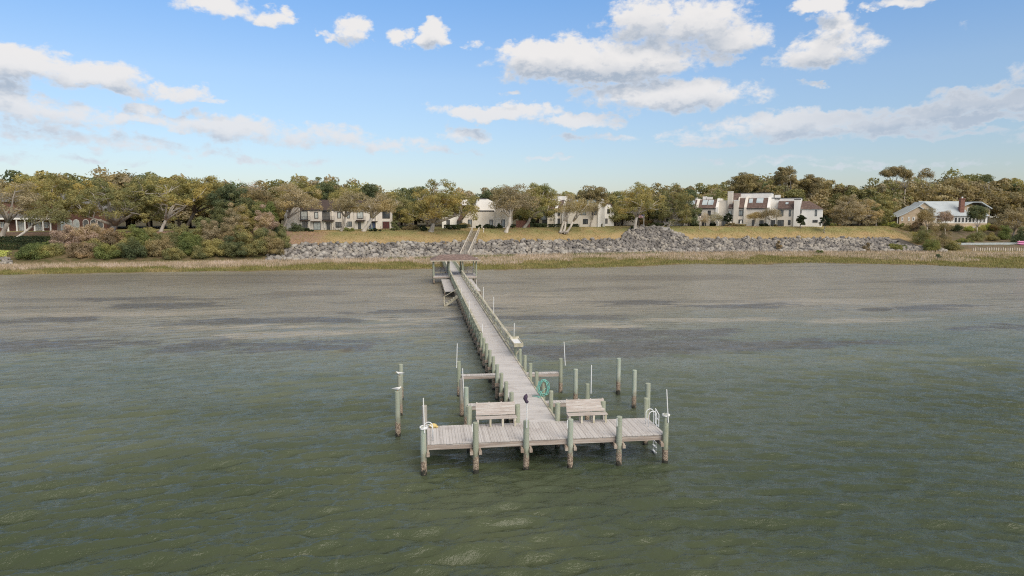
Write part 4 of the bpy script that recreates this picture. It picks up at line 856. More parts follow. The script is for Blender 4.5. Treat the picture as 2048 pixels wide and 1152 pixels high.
for row, (Yr, dtop, step, wm) in enumerate(((238, 22, 46, 1.15), (252, 9, 40, 1.1), (268, -1, 36, 1.05))):
    px = -190+row*13
    while px < 2290:
        p = px+rnd.uniform(-8, 8); Y = Yr+rnd.uniform(-4, 4)
        if row == 0 and (560 < p < 1250): Y += 8
        if 1340 < p < 1680: Y += 24
        if p > 1780: Y += 26
        top = float(np.interp(p, *SKY))+dtop+rnd.uniform(-4, 6); f_ = foot(p, Y); h = (onY(p, top, Y)[2]-f_[2]); lw = ((.48,.24,.13,.15) if p < 1300 else (.35,.36,.10,.19))
        u = rnd.random(); li = 0
        while li < 3 and u > sum(lw[:li+1]): li += 1
        mc, mt_, ln = WP[rnd.randrange(7)*4+li]
        t = thing('wood_tree', None, 'tree', f_); wood_l.append((p, ('front', 'middle', 'back')[row], WLAB[ln], t))
        s_ = h/.93; wd = (step*3.0*depth(f_[0], Y)/F_)*wm/.72; wd = min(max(wd, h*.6), h*1.25); t.scale = (wd*rnd.uniform(.9, 1.15), wd, s_); t.rotation_euler = (0, 0, rnd.uniform(0, 6.28))
        for nm, m_ in (('crown', mc), ('trunk', mt_)):
            c_ = bpy.data.objects.new(nm, m_); COL.objects.link(c_); c_.parent = t
        px += step*rnd.uniform(.85, 1.15)

ORD = ['first','second','third','fourth','fifth','sixth','seventh','eighth','ninth','tenth','eleventh','twelfth']
LM = ((110,'behind the porch'),(300,'behind the biggest left oak'),(470,'behind the slender-stemmed oak'),(620,'left of the beige condo'),(800,'behind the beige condo'),(920,'behind the big spreading oak'),(1060,'behind the slanted house'),(1235,'behind the brown-roofed condo'),(1370,'behind the flagpole'),(1520,'behind the skylight roofs'),(1660,'behind the tall chimney'),(1790,'left of the tan house'),(1990,'behind the tan house'),(9999,'at the right edge'))
gr = {}
for (p, rw, colr, t) in sorted(wood_l, key=lambda e: e[0]): gr.setdefault((next(l for m_, l in LM if p < m_), rw, colr), []).append(t)
for (lm_, rw, colr), ts in gr.items():
    for n_, t in enumerate(ts):
        tag(t, ('only %s tree in the %s row of wood %s' % (colr, rw, lm_)) if len(ts) == 1 else ('%s from left of the %s trees in the %s row %s' % (ORD[n_], colr, rw, lm_)), 'tree', 'trees of the wood closing the view')
# --- shrubs of the left thicket (px, foot py, width, height, leaf, words)
TH_ = [(245,510,50,26,L_OLIVE,'olive shrub between the tan-green and fresh green shrubs'),(292,506,46,26,L_GREEN,'small green shrub left of the reddish-brown patch'),(345,520,46,20,L_OLIVE,'low olive shrub at the grass edge below the slender-stemmed oak'),(368,500,44,32,L_GREEN,'mid-green shrub left of the grey-tan thicket shrub'),(398,518,40,22,L_OLIVE,'low olive shrub at the grass edge left of the dark thicket'),(484,500,46,40,L_OLIVE,'olive shrub beneath the tan-grey rounded one'),(524,502,44,42,L_DARK,'dark green shrub beneath the mauve-grey dome'),(185,504,44,24,L_OLIVE,'small olive shrub in front of the mauve-grey ones'),(90,502,34,18,L_GREEN,'small green shrub at the right end of the clipped hedge'),
 (130,498,80,40,L_MAUVE,'pinkish-grey feathery thicket shrub right of the clipped hedge'),(175,488,70,36,L_MAUVE,'mauve-grey shrub below the biggest left oak'),(165,515,70,24,L_TAN,'straw-coloured low shrub above the marsh grass'),
 (60,520,60,26,L_GREEN,'low green shrub beside the small white rock heap'),(105,512,50,22,L_OLIVE,'olive low shrub right of the rock heap'),(220,498,70,34,L_TAN,'tan-green shrub under the biggest left oak'),(265,495,66,40,L_GREEN,'bright olive shrub right of the biggest left oak trunk'),
 (215,518,60,26,L_GREEN,'fresh green shrub low on the left bank'),(262,518,56,34,L_DARK,'dark green rounded shrub low on the left bank'),(315,512,64,34,L_BROWN,'reddish-brown shrub low on the bank'),(340,500,50,30,L_OLIVE,'olive twiggy shrub in the middle of the thicket'),(355,486,60,30,L_OLIVE,'olive shrub below the slender-stemmed oak'),
 (385,512,56,38,L_GREEN,'green shrub left of the dark thicket'),(405,486,56,44,L_OLIVE,'olive shrub high in the thicket'),(425,514,50,34,L_OLIVE,'brown-olive shrub at the grass edge'),(440,470,60,54,L_DARK,'dark tall shrub beneath the dark olive tree'),(470,480,62,62,L_GREY,'tall tan-grey shrub with rounded top'),
 (500,470,60,52,L_OLIVE,'dull olive shrub behind the tan-grey one'),(530,478,58,64,L_MAUVE,'mauve-grey domed shrub left of the forked grey tree'),(465,516,66,36,L_DARK,'dark green shrub low at the water side'),(455,500,50,40,L_BROWN,'brownish shrub in the heart of the thicket'),(505,514,74,48,L_OLIVE,'big olive shrub just left of the rocks'),
 (545,514,56,40,L_BROWN,'olive-brown shrub touching the left end of the rocks'),(560,500,40,34,L_OLIVE,'small olive shrub above the left end of the rocks'),(420,496,60,50,L_GREY,'grey-tan shrub in the middle thicket'),(300,486,56,26,L_OLIVE,'low olive shrub under the slender-stemmed oak'),(555,474,36,26,L_DARK,'dark shrub at the foot of the double-trunked grey oak')]
for p in TH_: shrub(p[5], p[0], p[1], p[2]*1.12, p[3]*1.32, p[4])
hedge('upper tier of the clipped dark hedge below the brick house', -40, 104, 11, L_TOPI, 486, 1.6); hedge('lower tier of the clipped dark hedge below the brick house', -40, 98, 11, L_TOPI, 498, 1.6); hedge('yellow-green low hedge at the left edge above the rock heap', -40, 18, 9, L_YELL, 512, 1.6)
hedge('long low dark hedge along the patios left of the slanted house', 888, 934, 7, L_TOPI, 458, 1.4, Y=209); hedge('dark low hedge running between the slanted house and the brown-roofed condo', 1052, 1092, 7, L_DARK, 456, 1.4, Y=219); hedge('dark low hedge along the foot of the brown-roofed condo', 1096, 1204, 5.5, L_TOPI, 452, 1.4, Y=220)
hedge('low dark fence-like hedge left of the big spreading oak', 800, 850, 5, L_TOPI, 458, 1.2, Y=210)
# --- shrubs by the houses
HS = [(592,463,34,14,L_DARK,'dark rounded bush at the left end of the beige condo'),(618,463,24,5,L_TOPI,'low dark hedge under the first window of the beige condo'),(700,463,24,7,L_GREEN,'low green bush by the second oak of the beige condo'),(750,463,26,5,L_TOPI,'low dark bush by the blue door of the beige condo'),(790,461,20,16,L_DARK,'dark bush off the right end of the beige condo'),
 (822,460,40,9,L_BROWN,'brown low shrubs left of the big spreading oak'),(848,462,30,6,L_TOPI,'low dark hedge left of the big spreading oak trunk'),(905,459,30,7,L_TOPI,'low dark hedge left of the white slanted house'),(930,457,30,10,L_BROWN,'brown-green mounded bush before the slanted house'),(956,457,13,7,L_TOPI,'small cube-clipped bush before the slanted house'),
 (978,457,25,8,L_TOPI,'long clipped bush before the slanted house'),(999,457,14,8,L_TOPI,'round clipped bush by the pale chimney of the slanted house'),(1024,456,14,6,L_TOPI,'small dark bush at the right corner of the slanted house'),(1040,455,10,20,L_DARK,'narrow dark bush left of the short thick oak'),(1066,454,16,20,L_TOPI,'tall dark bush behind the short thick oak trunk'),(1078,455,28,7,L_DARK,'low dark hedge right of the short thick oak'),
 (1105,453,30,6,L_RED,'reddish low hedge left of the white-stemmed oak'),(1119,446,12,14,L_TOPI,'round clipped bush behind the white stems'),(1160,452,34,7,L_BROWN,'brown mounded bush right of the white-stemmed oak'),(1155,446,22,24,L_DARK,'dark conical shrub against the brown-roofed condo'),(1174,446,18,22,L_DARK,'second dark shrub against the brown-roofed condo'),(1209,450,22,26,L_DARK,'dark shrub at the right end of the brown-roofed condo'),(1206,452,30,8,L_TOPI,'dark low hedge under the right gable of the brown-roofed condo'),
 (1240,449,34,8,L_RED,'red-brown low bushes left of the golden flagpole oak'),(1290,449,50,12,L_RED,'red-brown bushes behind the golden flagpole oak'),(1264,461,8,8,L_TOPI,'tiny dark round bush at the foot of the golden oak'),(1318,453,50,8,L_DARK,'dark low hedge between flagpole and leaning oak'),(1352,451,30,12,L_DARK,'dark bush under the leaning oak'),(1390,452,24,5,L_TOPI,'low dark bush under the small green tree'),
 (1425,452,24,6,L_TOPI,'low dark bush under the blossomed tree'),(1466,453,30,8,L_BROWN,'brown-green bush right of the clipped topiary'),(1486,453,28,6,L_BROWN,'low brown bush between the white screens'),(1530,453,30,6,L_TOPI,'low dark bush between the flat-topped trees'),(1558,453,26,6,L_BROWN,'low brown bush under the taller flat-topped tree'),(1584,453,22,6,L_GREEN,'low green bush left of the dome topiary'),(1604,453,14,5,L_TOPI,'small dark bush under the dome topiary'),
 (1629,453,30,10,L_GREEN,'broad clipped green bush at the right end of the town houses'),(1672,453,34,6,L_RED,'low reddish shrubs right of the corner topiary'),(1775,452,36,10,L_YELL,'yellow-green bush at the end of the lawn'),(1797,456,34,10,L_GREEN,'green bush left of the tan gable'),(1822,462,40,14,L_BROWN,'brown bush in front of the tan gable'),
 (1838,466,30,24,L_TAN,'straw-coloured pampas clump before the tan house'),(1862,466,22,16,L_TAN,'small straw-coloured grass clump before the tan house'),(1850,488,56,34,L_OLIVE,'olive shrub on the slope below the pampas clumps'),(1884,498,66,50,L_BROWN,'large brown-green bush at the right end of the rocks'),(1866,504,40,24,L_GREEN,'green bush at the foot of the large brown-green one'),
 (1892,462,26,16,L_RED,'reddish bush in the row before the metal-roofed house'),(1915,463,24,13,L_DARK,'dark green bush in the row before the metal-roofed house'),(1939,463,28,11,L_YELL,'first yellow-green bush in the row before the white windows'),(1963,463,26,12,L_YELL,'second yellow-green bush in the row before the white windows'),(1978,461,20,12,L_YELL,'third yellow-green bush at the right end of its row'),(1996,463,36,16,L_RED,'red-tipped hedge right of the yellow-green bushes'),
 (2012,480,28,28,L_GREEN,'rounded bright green bush near the right edge'),(1956,482,40,20,L_OLIVE,'olive bush on the mulched slope'),(1986,482,28,16,L_OLIVE,'smaller olive bush on the mulched slope'),(1930,485,50,8,L_GREEN,'low green plants above the white slatted walkway'),(2040,488,30,30,L_DARK,'dark shrub behind the pink boat'),(1798,500,44,13,L_GREEN,'bright green low bush below the drain pipe'),(1734,503,18,16,L_TAN,'tan grass tuft growing in the rocks'),
 (1558,502,14,20,L_TAN,'tall tan tuft growing among the rocks below the lawn'),(1640,508,22,8,L_GREEN,'small green weed patch at the foot of the rocks'),(1878,517,14,8,L_DARK,'single dark tuft in the right marsh'),(1910,500,40,16,L_OLIVE,'olive scrub left of the white slatted walkway')]
for p in HS: shrub(p[5], p[0], p[1], p[2]*1.12, p[3]*(1.45 if p[0] < 1250 else 1.2), p[4], dens=130, ls=.14)

# ------------------------------------------------------------------ buildings
class FR:
    """facade frame: u to the right along the facade, w back into the house"""
    def __init__(s, px, Y, ang, zb=None):
        s.o = onY(px, 455, Y)[:2]; a = radians(ang); s.u = (cos(a), -sin(a)); s.w = (sin(a), cos(a)); s.zb = zb if zb is not None else TZ(*s.o)
    def U(s, px, w=0):
        r = ray(px, 450); ox, oy = s.o[0]+s.w[0]*w, s.o[1]+s.w[1]*w; det = r[0]*(-s.u[1])+s.u[0]*r[1]
        # r*t = o + u*k
        return (r[0]*oy-r[1]*ox)/(s.u[0]*r[1]-s.u[1]*r[0])*1.0
    def Z(s, px, py, w=0):
        k = s.U(px, w); x, y = s.o[0]+s.u[0]*k+s.w[0]*w, s.o[1]+s.u[1]*k+s.w[1]*w; r = ray(px, py); t = (x*r[0]+y*r[1])/(r[0]**2+r[1]**2); return CH+r[2]*t
    def P(s, u, w, z): return (s.o[0]+s.u[0]*u+s.w[0]*w, s.o[1]+s.u[1]*u+s.w[1]*w, z)
    def loc(s): return (s.o[0], s.o[1], s.zb)
    def box(s, q, u0, u1, w0, w1, z0, z1): return q.box(u0, u1, w0, w1, z0, z1, s.P)
    def pbox(s, q, p0, p1, w0, w1, y1, y0):     # pixel extents on plane w0
        return s.box(q, s.U(p0, w0), s.U(p1, w0), w0, w1, s.Z(p0, y0, w0), s.Z(p0, y1, w0))
def part(F, name, m, parent, *a):
    q = MB(); F.box(q, *a); return q.build(name, m, parent)
def win(F, par, p0, p1, y1, y0, w=0, glass=GLASS, frame=DARKF, name='window', mull=1, fr=.12):
    u0, u1, z0, z1 = F.U(p0, w), F.U(p1, w), F.Z(p0, y0, w), F.Z(p0, y1, w); q = MB(); z0 = max(z0, F.zb+.02)
    F.box(q, u0, u1, w-.09, w+.02, z0, z0+fr); F.box(q, u0, u1, w-.09, w+.02, z1-fr, z1)
    F.box(q, u0, u0+fr, w-.09, w+.02, z0+fr, z1-fr); F.box(q, u1-fr, u1, w-.09, w+.02, z0+fr, z1-fr)
    for k in range(mull): um = u0+(u1-u0)*(k+1)/(mull+1); F.box(q, um-.04, um+.04, w-.07, w+.02, z0+fr, z1-fr)
    o = q.build(name, frame, par); q = MB(); F.box(q, u0+fr*.9, u1-fr*.9, w-.035, w+.015, z0+fr*.9, z1-fr*.9); q.build('pane', glass, o); return o
def mansard(F, par, p0, p1, ye, yr, w0=0, sw=3.6, D=11, wall=STUC, roofm=SHNG, yb=456, ov=.35, skl=()):
    u0, u1 = F.U(p0, w0), F.U(p1, w0); pm2 = (p0+p1)/2; ze, zr = F.Z(pm2, ye, w0), F.Z(pm2, yr, w0+sw)
    part(F, 'wall', wall, par, u0, u1, w0, w0+D, F.zb-1.5, ze)
    q = MB(); q.prism([(w0-ov, ze+.003), (w0-ov, ze+.15), (w0+sw, zr), (w0+D, zr), (w0+D, ze+.003)], lambda t, a, b_: F.P(t, a, b_), u0, u1); rf = q.build('roof', roofm, par)
    q = MB(); F.box(q, u0-.02, u1+.02, w0-ov-.06, w0-ov-.002, ze-.06, ze+.16); q.build('gutter', DARKF, rf)
    for (a, b_, t0, t1) in skl:      # fractions along u, up the slope
        q = MB(); qq = MB(); uu0, uu1 = u0+(u1-u0)*a, u0+(u1-u0)*b_
        def sl(t, off): return (w0-ov+(sw+ov)*t-.06*off, ze+.15+(zr-ze-.15)*t+.09*off)
        (wa, za), (wb, zb_), (wc, zc), (wd, zd) = sl(t0, 1), sl(t1, 1), sl(t1, 0), sl(t0, 0)
        q.prism([(wa, za), (wb, zb_), (wc, zc), (wd, zd)], lambda t, x, y: F.P(t, x, y), uu0, uu1); q.build('skylight', SKYL, rf)
    return ze, zr
def fin(F, par, p, ye, yr, w0, sw=3.6, D=11, th=.35, up_=.35, m=STUCW, ov=.35, name='party_wall', pm2=None):
    u = F.U(p, w0); ze, zr = F.Z(p, ye, w0), F.Z(p, yr, w0+sw)
    q = MB(); q.prism([(w0-ov-.02, F.zb-1.5), (w0-ov-.02, ze+up_), (w0+sw-.1, zr+up_), (w0+D+.1, zr+up_), (w0+D+.1, F.zb-1.5)], lambda t, a, b_: F.P(t, a, b_), u-th/2, u+th/2); return q.build(name, m, par)
def chim(F, par, p0, p1, y1, w0, w1, m=STUC, cap=DARKF, y0=456):
    q = MB(); u0, u1, z1 = F.U(p0, w0), F.U(p1, w0), F.Z(p0, y1, w0); F.box(q, u0, u1, w0, w1, F.zb-.3, z1-.25); c_ = q.build('chimney', m, par)
    q = MB(); F.box(q, u0-.06, u1+.06, w0-.06, w1+.06, z1-.248, z1); q.build('chimney_cap', cap, c_); return c_

# left: beige two-storey condo behind the oaks
F = FR(600, 207, -24); SHNG_SHADE = mat('shingle_tree_shade', (.075,.052,.045), (.05,.036,.032), 3, .95); A = thing('condo_building', 'beige two-storey condo with dark balconies and brown roof behind the left oaks', 'building', F.loc())  # tree shade on this roof is put into a darker shingle colour
mansard(F, A, 600, 782, 421, 400, 0, 3.4, 11, STUCB, SHNG_SHADE)
fin(F, A, 599, 421, 400, 0, 3.4, 11, .3, .3, STUCB); fin(F, A, 783, 421, 400, 0, 3.4, 11, .3, .3, STUCB); fin(F, A, 709, 421, 400, 0, 3.4, 11, .3, .5, STUCB)
q = MB(); F.box(q, F.U(599)-1.3, F.U(599)-.16, 3.2, 6.0, F.zb-.3, F.Z(590, 397)); c_ = q.build('chimney', STUCB, A); q = MB(); F.box(q, F.U(599)-1.35, F.U(599)-.11, 3.1, 6.1, F.Z(590, 397)+.002, F.Z(590, 395)+.2); q.build('chimney_cap', STUC, c_)
q = MB(); q.prism([(F.U(p, 0), F.Z(p, y, 0)) for p, y in ((572,466),(573,432),(579,420),(586,399),(596,399),(598.6,404),(598.6,466))], lambda t, a, b_: F.P(a, t, b_), -.15, 2.6); q.build('end_wall', STUCB, A)
for px in (617, 664, 687, 752): part(F, 'pier_column', STUC, A, F.U(px)-.25, F.U(px)+.25, -.55, .3, F.zb-.3, F.Z(px, 422))
for p0, p1, y1, y0, gl, ml in ((601,616,421.5,440,CURT,1),(629,637,424,437,CURT,0),(645,660,421.5,440,GLASSD,0),(675,682,424,436.5,CURT,0),(694,700,424,436.5,CURT,0),(714,727,407,416,GLASS,1),(714,727,422,437,CURT,1),(740,749,424,437,GLASSD,0),(765,780,421.5,437,GLASSD,1)):
    win(F, A, p0, p1, y1, y0, -.01 if y1 > 410 else 1.2, gl, DARKF, mull=ml, fr=.18)
for p0, p1, y1, y0, gl in ((605,614,443,460.5,GLASSD),(627,641,444,460,CURT),(653,660,445,460.5,GLASSD),(671,683,444,455,GLASSD),(695,704,443,453,GLASS),(716,722,443,460,GLASSD),(738,752,443,459,BLUEC),(765,779,443,459,REDC)):
    win(F, A, p0, p1, y1, y0, -.01, gl, DARKF, 'door', 1, .13)
for p0, p1 in ((599,619),(644,667),(712,729)):
    bl = part(F, 'balcony', DARKW, A, F.U(p0), F.U(p1), -1.1, .05, F.Z(p0, 441.5), F.Z(p0, 439.8)); q = MB(); n = 8
    for k in range(n+1): uu = F.U(p0)+(F.U(p1)-F.U(p0))*k/n; F.box(q, uu-.02, uu+.02, -1.08, -1.04, F.Z(p0, 439.8)+.002, F.Z(p0, 439.8)+.9)
    F.box(q, F.U(p0), F.U(p1), -1.1, -1.02, F.Z(p0, 439.8)+.9, F.Z(p0, 439.8)+.97); q.build('railing', DARKF, bl)
for p0, p1 in ((621,641),(650,667),(709,729),(735,754)):
    part(F, 'pergola', DARKW, A, F.U(p0), F.U(p1), -1.0, -.02, F.Z(p0, 443.2), F.Z(p0, 442.2))
def umbrella(px, Y, top, bot, label):
    f_ = foot(px, Y); zt = onY(px, top, Y)[2]; r = thing('patio_umbrella', label, 'umbrella', f_); q = MB(); q.tube([(f_[0], Y, f_[2]), (f_[0], Y, zt)], .03, 6); q.build('pole', DARKW, r)
    q = MB(); q.tube([(f_[0], Y, f_[2]+.45), (f_[0], Y, f_[2]+.6), (f_[0], Y, (f_[2]+zt)/2), (f_[0], Y, zt-.3), (f_[0], Y, zt)], [.18, .30, .28, .16, .03], 9); q.build('folded_canopy', UMB, r)
for px, tx in ((602,'first from the left of the closed cream umbrellas at the beige condo'),(649,'closed cream umbrella by the dark middle door of the beige condo'),(693,'closed cream umbrella behind the twisting oak'),(743,'closed cream umbrella by the blue door'),(786,'closed cream umbrella off the right end of the beige condo')): umbrella(px, 202.5, 445, 460, tx)
def patio(px, Y, label, seatm, tablem):
    f_ = foot(px, Y); x, y, z = f_; r = thing('patio_set', label, 'patio furniture', f_)
    q = MB(); q.tube([(x, y, z+.70), (x, y, z+.74)], .55, 14); q.tube([(x, y, z), (x, y, z+.7)], .05, 6); q.build('table', tablem, r)
    for s in (-1, 1):
        q = MB(); cx_ = x+s*1.0; q.box(cx_-.25, cx_+.25, y-.25, y+.25, z+.42, z+.48); q.box(cx_+s*.22, cx_+s*.28, y-.25, y+.25, z+.48, z+1.0)
        for a in (-.2, .2):
            for b_ in (-.2, .2): q.box(cx_+a-.03, cx_+a+.03, y+b_-.03, y+b_+.03, z, z+.42)
        q.build('chair', seatm, r)
patio(737, 201.5, 'teal patio chairs and table by the blue door of the beige condo', TEAL, WHITE); patio(676, 202, 'dark red patio set beside the twisting oak', REDC, DARKW); patio(770, 202, 'dark patio set before the red curtained door', DARKW, DARKW)

# centre: white house with slanted walls, seen end-on
F = FR(925, 214, 2); B = thing('slanted_house', 'white end-on house with slanted walls and pale chimney behind the bluff stairs', 'house', F.loc())
def poly(F, name, m, par, pts, w0, w1, pl=0):
    q = MB(); q.prism([(F.U(p, pl), F.Z(p, y, pl)) for p, y in pts], lambda t, a, b_: F.P(a, t, b_), w0, w1); return q.build(name, m, par)
poly(F, 'wall', STUC, B, [(925,458),(925,441),(939,423),(1025,423),(1025,458)], 0, 10)
poly(F, 'upper_wall', STUCW, B, [(948,423),(957,397),(976,397),(1008,413),(1016,423)], 3.5, 12, 0)
poly(F, 'wall', STUCW, B, [(884,458),(884,424),(893,418),(924,418),(924,458)], 2.5, 10, 0)
poly(F, 'roof', SHNG, B, [(921,441),(937,423),(925,423),(914,441)], -.3, 2.2, 0)
poly(F, 'roof', SHNG, B, [(889,417.6),(895,410),(926,410),(926,417.6)], 2.2, 10, 0)
poly(F, 'upper_wall', STUCW, B, [(905,409.6),(916,401),(935,398),(946,409.6)], 5, 12, 0)
part(F, 'cornice', DARKF, B, F.U(937), F.U(989), -.12, .6, F.Z(960, 423)+.003, F.Z(960, 421)+.05); part(F, 'cornice', DARKF, B, F.U(1002), F.U(1007), -.12, .6, F.Z(960, 423)+.003, F.Z(960, 421)+.05)
part(F, 'cornice', DARKF, B, F.U(957), F.U(976), 3.3, 4.2, F.Z(960, 397)+.003, F.Z(960, 396)+.05)
chim(F, B, 991, 1001, 415, -.5, .4, STUC, DARKW)
for p0, p1 in ((936,944),(979,986),(1003,1010)): win(F, B, p0, p1, 439, 454, -.01, GLASS, DARKF, mull=0, fr=.17)
win(F, B, 1017, 1021, 424, 437, -.01, GLASSD, DARKF, mull=0); win(F, B, 893, 900, 440, 452, 2.49, GLASSD, DARKF); win(F, B, 914, 922, 440, 452, 2.49, GLASSD, DARKF)
q = MB(); o_ = foot(1046, 214); 
for k in range(12): q.box(o_[0]-2.2+k*.37, o_[0]-1.86+k*.37, 214, 214.08, o_[2], o_[2]+2.3)
tag(q.build('plank_fence', BINM, loc=o_), 'red-brown plank fence right of the white slanted house', 'fence')

# brown-roofed condo behind the white-stemmed oak
F = FR(1095, 224, 26); C_ = thing('condo_building', 'white condo with brown mansard roof and skylights behind the white-stemmed oak', 'building', F.loc())
mansard(F, C_, 1097, 1112, 418.5, 401, 0, 3.2, 10, STUC); mansard(F, C_, 1113, 1126, 418.5, 401, .3, 3.2, 10, STUC); mansard(F, C_, 1129, 1196, 418.5, 399, 0, 3.2, 10, STUC, skl=((.22,.45,.45,.92),(.55,.72,.45,.92),(.76,.9,.45,.92)))
for px in (1096, 1112.5, 1127.5, 1197): fin(F, C_, px, 418.5, 400, 0, 3.2, 10, .8 if px > 1100 and px < 1190 else .4, .4, STUCW if px > 1100 else STUC)
part(F, 'roof_box', STUCW, C_, F.U(1106, 5), F.U(1130, 5), 5, 8, F.Z(1110, 400, 5), F.Z(1110, 392.5, 5))
for p0, p1, y1, y0, gl in ((1082,1094,423,440,GLASS),(1114,1120,420.5,431,GLASSD),(1127.5,1133,420.5,431,GLASSD),(1113,1120,437,448,GLASSD),(1129,1135,438,448,GLASSD),(1160,1172,420.5,430,CURT),(1184,1193,420.5,430,GLASS),(1166,1176,438,448,GLASSD)): win(F, C_, p0, p1, y1, y0, -.01 if p0 > 1095 else .6, gl, DARKF, fr=.15)
part(F, 'side_wall', GLASSD, C_, F.U(1083), F.U(1095), .7, 6, F.zb-.3, F.Z(1090, 420))
F2 = FR(1200, 232, 0); q = MB(); G_ = thing('gabled_house', 'small white gabled house right of the brown-roofed condo', 'house', F2.loc())
poly(F2, 'wall', STUCW, G_, [(1198,452),(1198,416),(1204,408),(1220,408),(1228,420),(1228,452)], 0, 9); poly(F2, 'roof', SHNG, G_, [(1196,417),(1203,406.5),(1221,406.5),(1230,420.5),(1229,421.5),(1220.3,407.7),(1204,407.7),(1197,418)], -.3, 9.3)
win(F2, G_, 1214, 1219, 418, 427, -.01, GLASSD, DARKF); win(F2, G_, 1209, 1215, 437, 447, -.01, GLASSD, DARKF)
F2 = FR(1240, 246, 0); G_ = thing('background_house', 'cream two-storey house half hidden behind the golden flagpole oak', 'house', F2.loc())
poly(F2, 'wall', STUCB, G_, [(1236,452),(1236,412),(1274,412),(1274,452)], 0, 9); poly(F2, 'roof', SHNG, G_, [(1234,412.2),(1242,402),(1270,402),(1277,412.2)], -.4, 9.4)
for p0, p1, y1, y0 in ((1242,1246,418,424),(1240,1248,428,433),(1255,1264,427,434),(1253,1260,416,423)): win(F2, G_, p0, p1, y1, y0, -.01, GLASSD, DARKF)
F2 = FR(1322, 238, 0); G_ = thing('background_house', 'pale grey house glimpsed between the dark trees left of the town houses', 'house', F2.loc())
poly(F2, 'wall', STUCB, G_, [(1320,452),(1320,420),(1366,420),(1366,452)], 0, 8); poly(F2, 'roof', GREYR, G_, [(1318,420.2),(1326,410),(1360,410),(1368,420.2)], -.4, 8.4)
for p0, p1 in ((1328,1336),(1344,1350),(1356,1362)): win(F2, G_, p0, p1, 430, 444, -.01, GLASSD, DARKF)

# right: the long row of white town houses
F = FR(DPX, DY, DANG); D = thing('town_houses', 'long white row of town houses with steep brown roofs, skylights and white chimneys', 'building', F.loc())
mansard(F, D, 1366, 1391, 417, 400, 0, 3.6, 11, STUC, skl=((.30,.82,.35,.9),)); mansard(F, D, 1395, 1431, 417, 399, 0, 3.6, 11, STUC, skl=((.18,.46,.35,.92),(.50,.80,.35,.92)))
mansard(F, D, 1456, 1466, 417, 402, 0, 3.0, 9, STUC); mansard(F, D, 1475, 1487, 417, 396, 0, 4.3, 11, STUC); mansard(F, D, 1492, 1534, 417, 396, 0, 4.3, 12, STUC, skl=((.06,.24,.5,.92),(.42,.74,.5,.95)))
mansard(F, D, 1554, 1589, 418, 402, .0, 3.2, 10, STUC, skl=((.42,.58,.55,.8),)); 
for px, yr, wd, mm in ((1365.4,400,.4,STUC),(1393,400,.9,STUC),(1433,399,.9,STUCW),(1489.6,396,.9,STUC),(1535.5,396,.9,STUCW),(1474,396,.4,STUC)): fin(F, D, px, 417, yr, 0, 3.6 if yr > 398 else 4.3, 11.3, wd, .4, mm)
part(F, 'wall', STUC, D, F.U(1434), F.U(1455.5), 2.0, 9, F.zb-1.8, F.Z(1445, 401, 2)); part(F, 'wall', STUCW, D, F.U(1537), F.U(1553.8), .5, 9, F.zb-1.8, F.Z(1545, 418, .5))
# rear units that rise above the front roofs
def rear(p0, p1, y1, y0, w0, w1, m=STUCW):
    q = MB(); F.box(q, F.U(p0, w0), F.U(p1, w0), w0, w1, F.Z(p0, y0, w0), F.Z(p0, y1, w0)); o = q.build('upper_wall', m, D)
    q = MB(); F.box(q, F.U(p0, w0)-.1, F.U(p1, w0)+.1, w0-.1, w1+.1, F.Z(p0, y1, w0)+.002, F.Z(p0, y1, w0)+.22); q.build('flat_roof', DARKF, o)
rear(1477, 1541, 387, 401, 8, 16); rear(1540, 1600, 397, 418, 6, 14)
q = MB(); ua, ub = F.U(1462, 6), F.U(1478, 6); q.prism([(4.0, F.Z(1462, 401, 4)), (7.5, F.Z(1470, 386.5, 7.5)), (12, F.Z(1470, 386.5, 7.5)), (12, F.Z(1462, 401, 4))], lambda t, a, b_: F.P(t, a, b_), ua, ub); q.build('roof', SHNG, D)
chim(F, D, 1453.5, 1463.5, 383, 1.5, 3.2, STUC, STUCW); chim(F, D, 1466, 1476, 400, -.6, 1.2, STUC, STUCW); chim(F, D, 1586.5, 1599, 398, -.7, 1.5, STUCW, DARKF)
for p0, p1, y1 in ((1383,1393,395),(1404,1411,393),(1412,1422,394),(1547,1558,390)): q = MB(); F.box(q, F.U(p0, 6), F.U(p1, 6), 6, 8, F.Z(p0, 400.5, 6), F.Z(p0, y1, 6)); q.build('roof_box', STUCW, D)
u0, u1 = F.U(1600), F.U(1643); ze, zr = F.Z(1620, 418), F.Z(1610, 402, 3.2)
part(F, 'wall', STUCW, D, u0, u1, .4, 10, F.zb-1.8, ze)
q = MB(); q.add([F.P(u0, 0, ze+.003), F.P(u1+.5, 0, ze+.003), F.P(u1+.5, 10.4, ze+.003), F.P(u0, 10.4, ze+.003), F.P(u0, 4.8, zr), F.P(u1-4.2, 4.8, zr)], [(0,1,5,4),(1,2,5),(2,3,4,5),(3,0,4),(3,2,1,0)]); q.build('roof', SHNG, D)
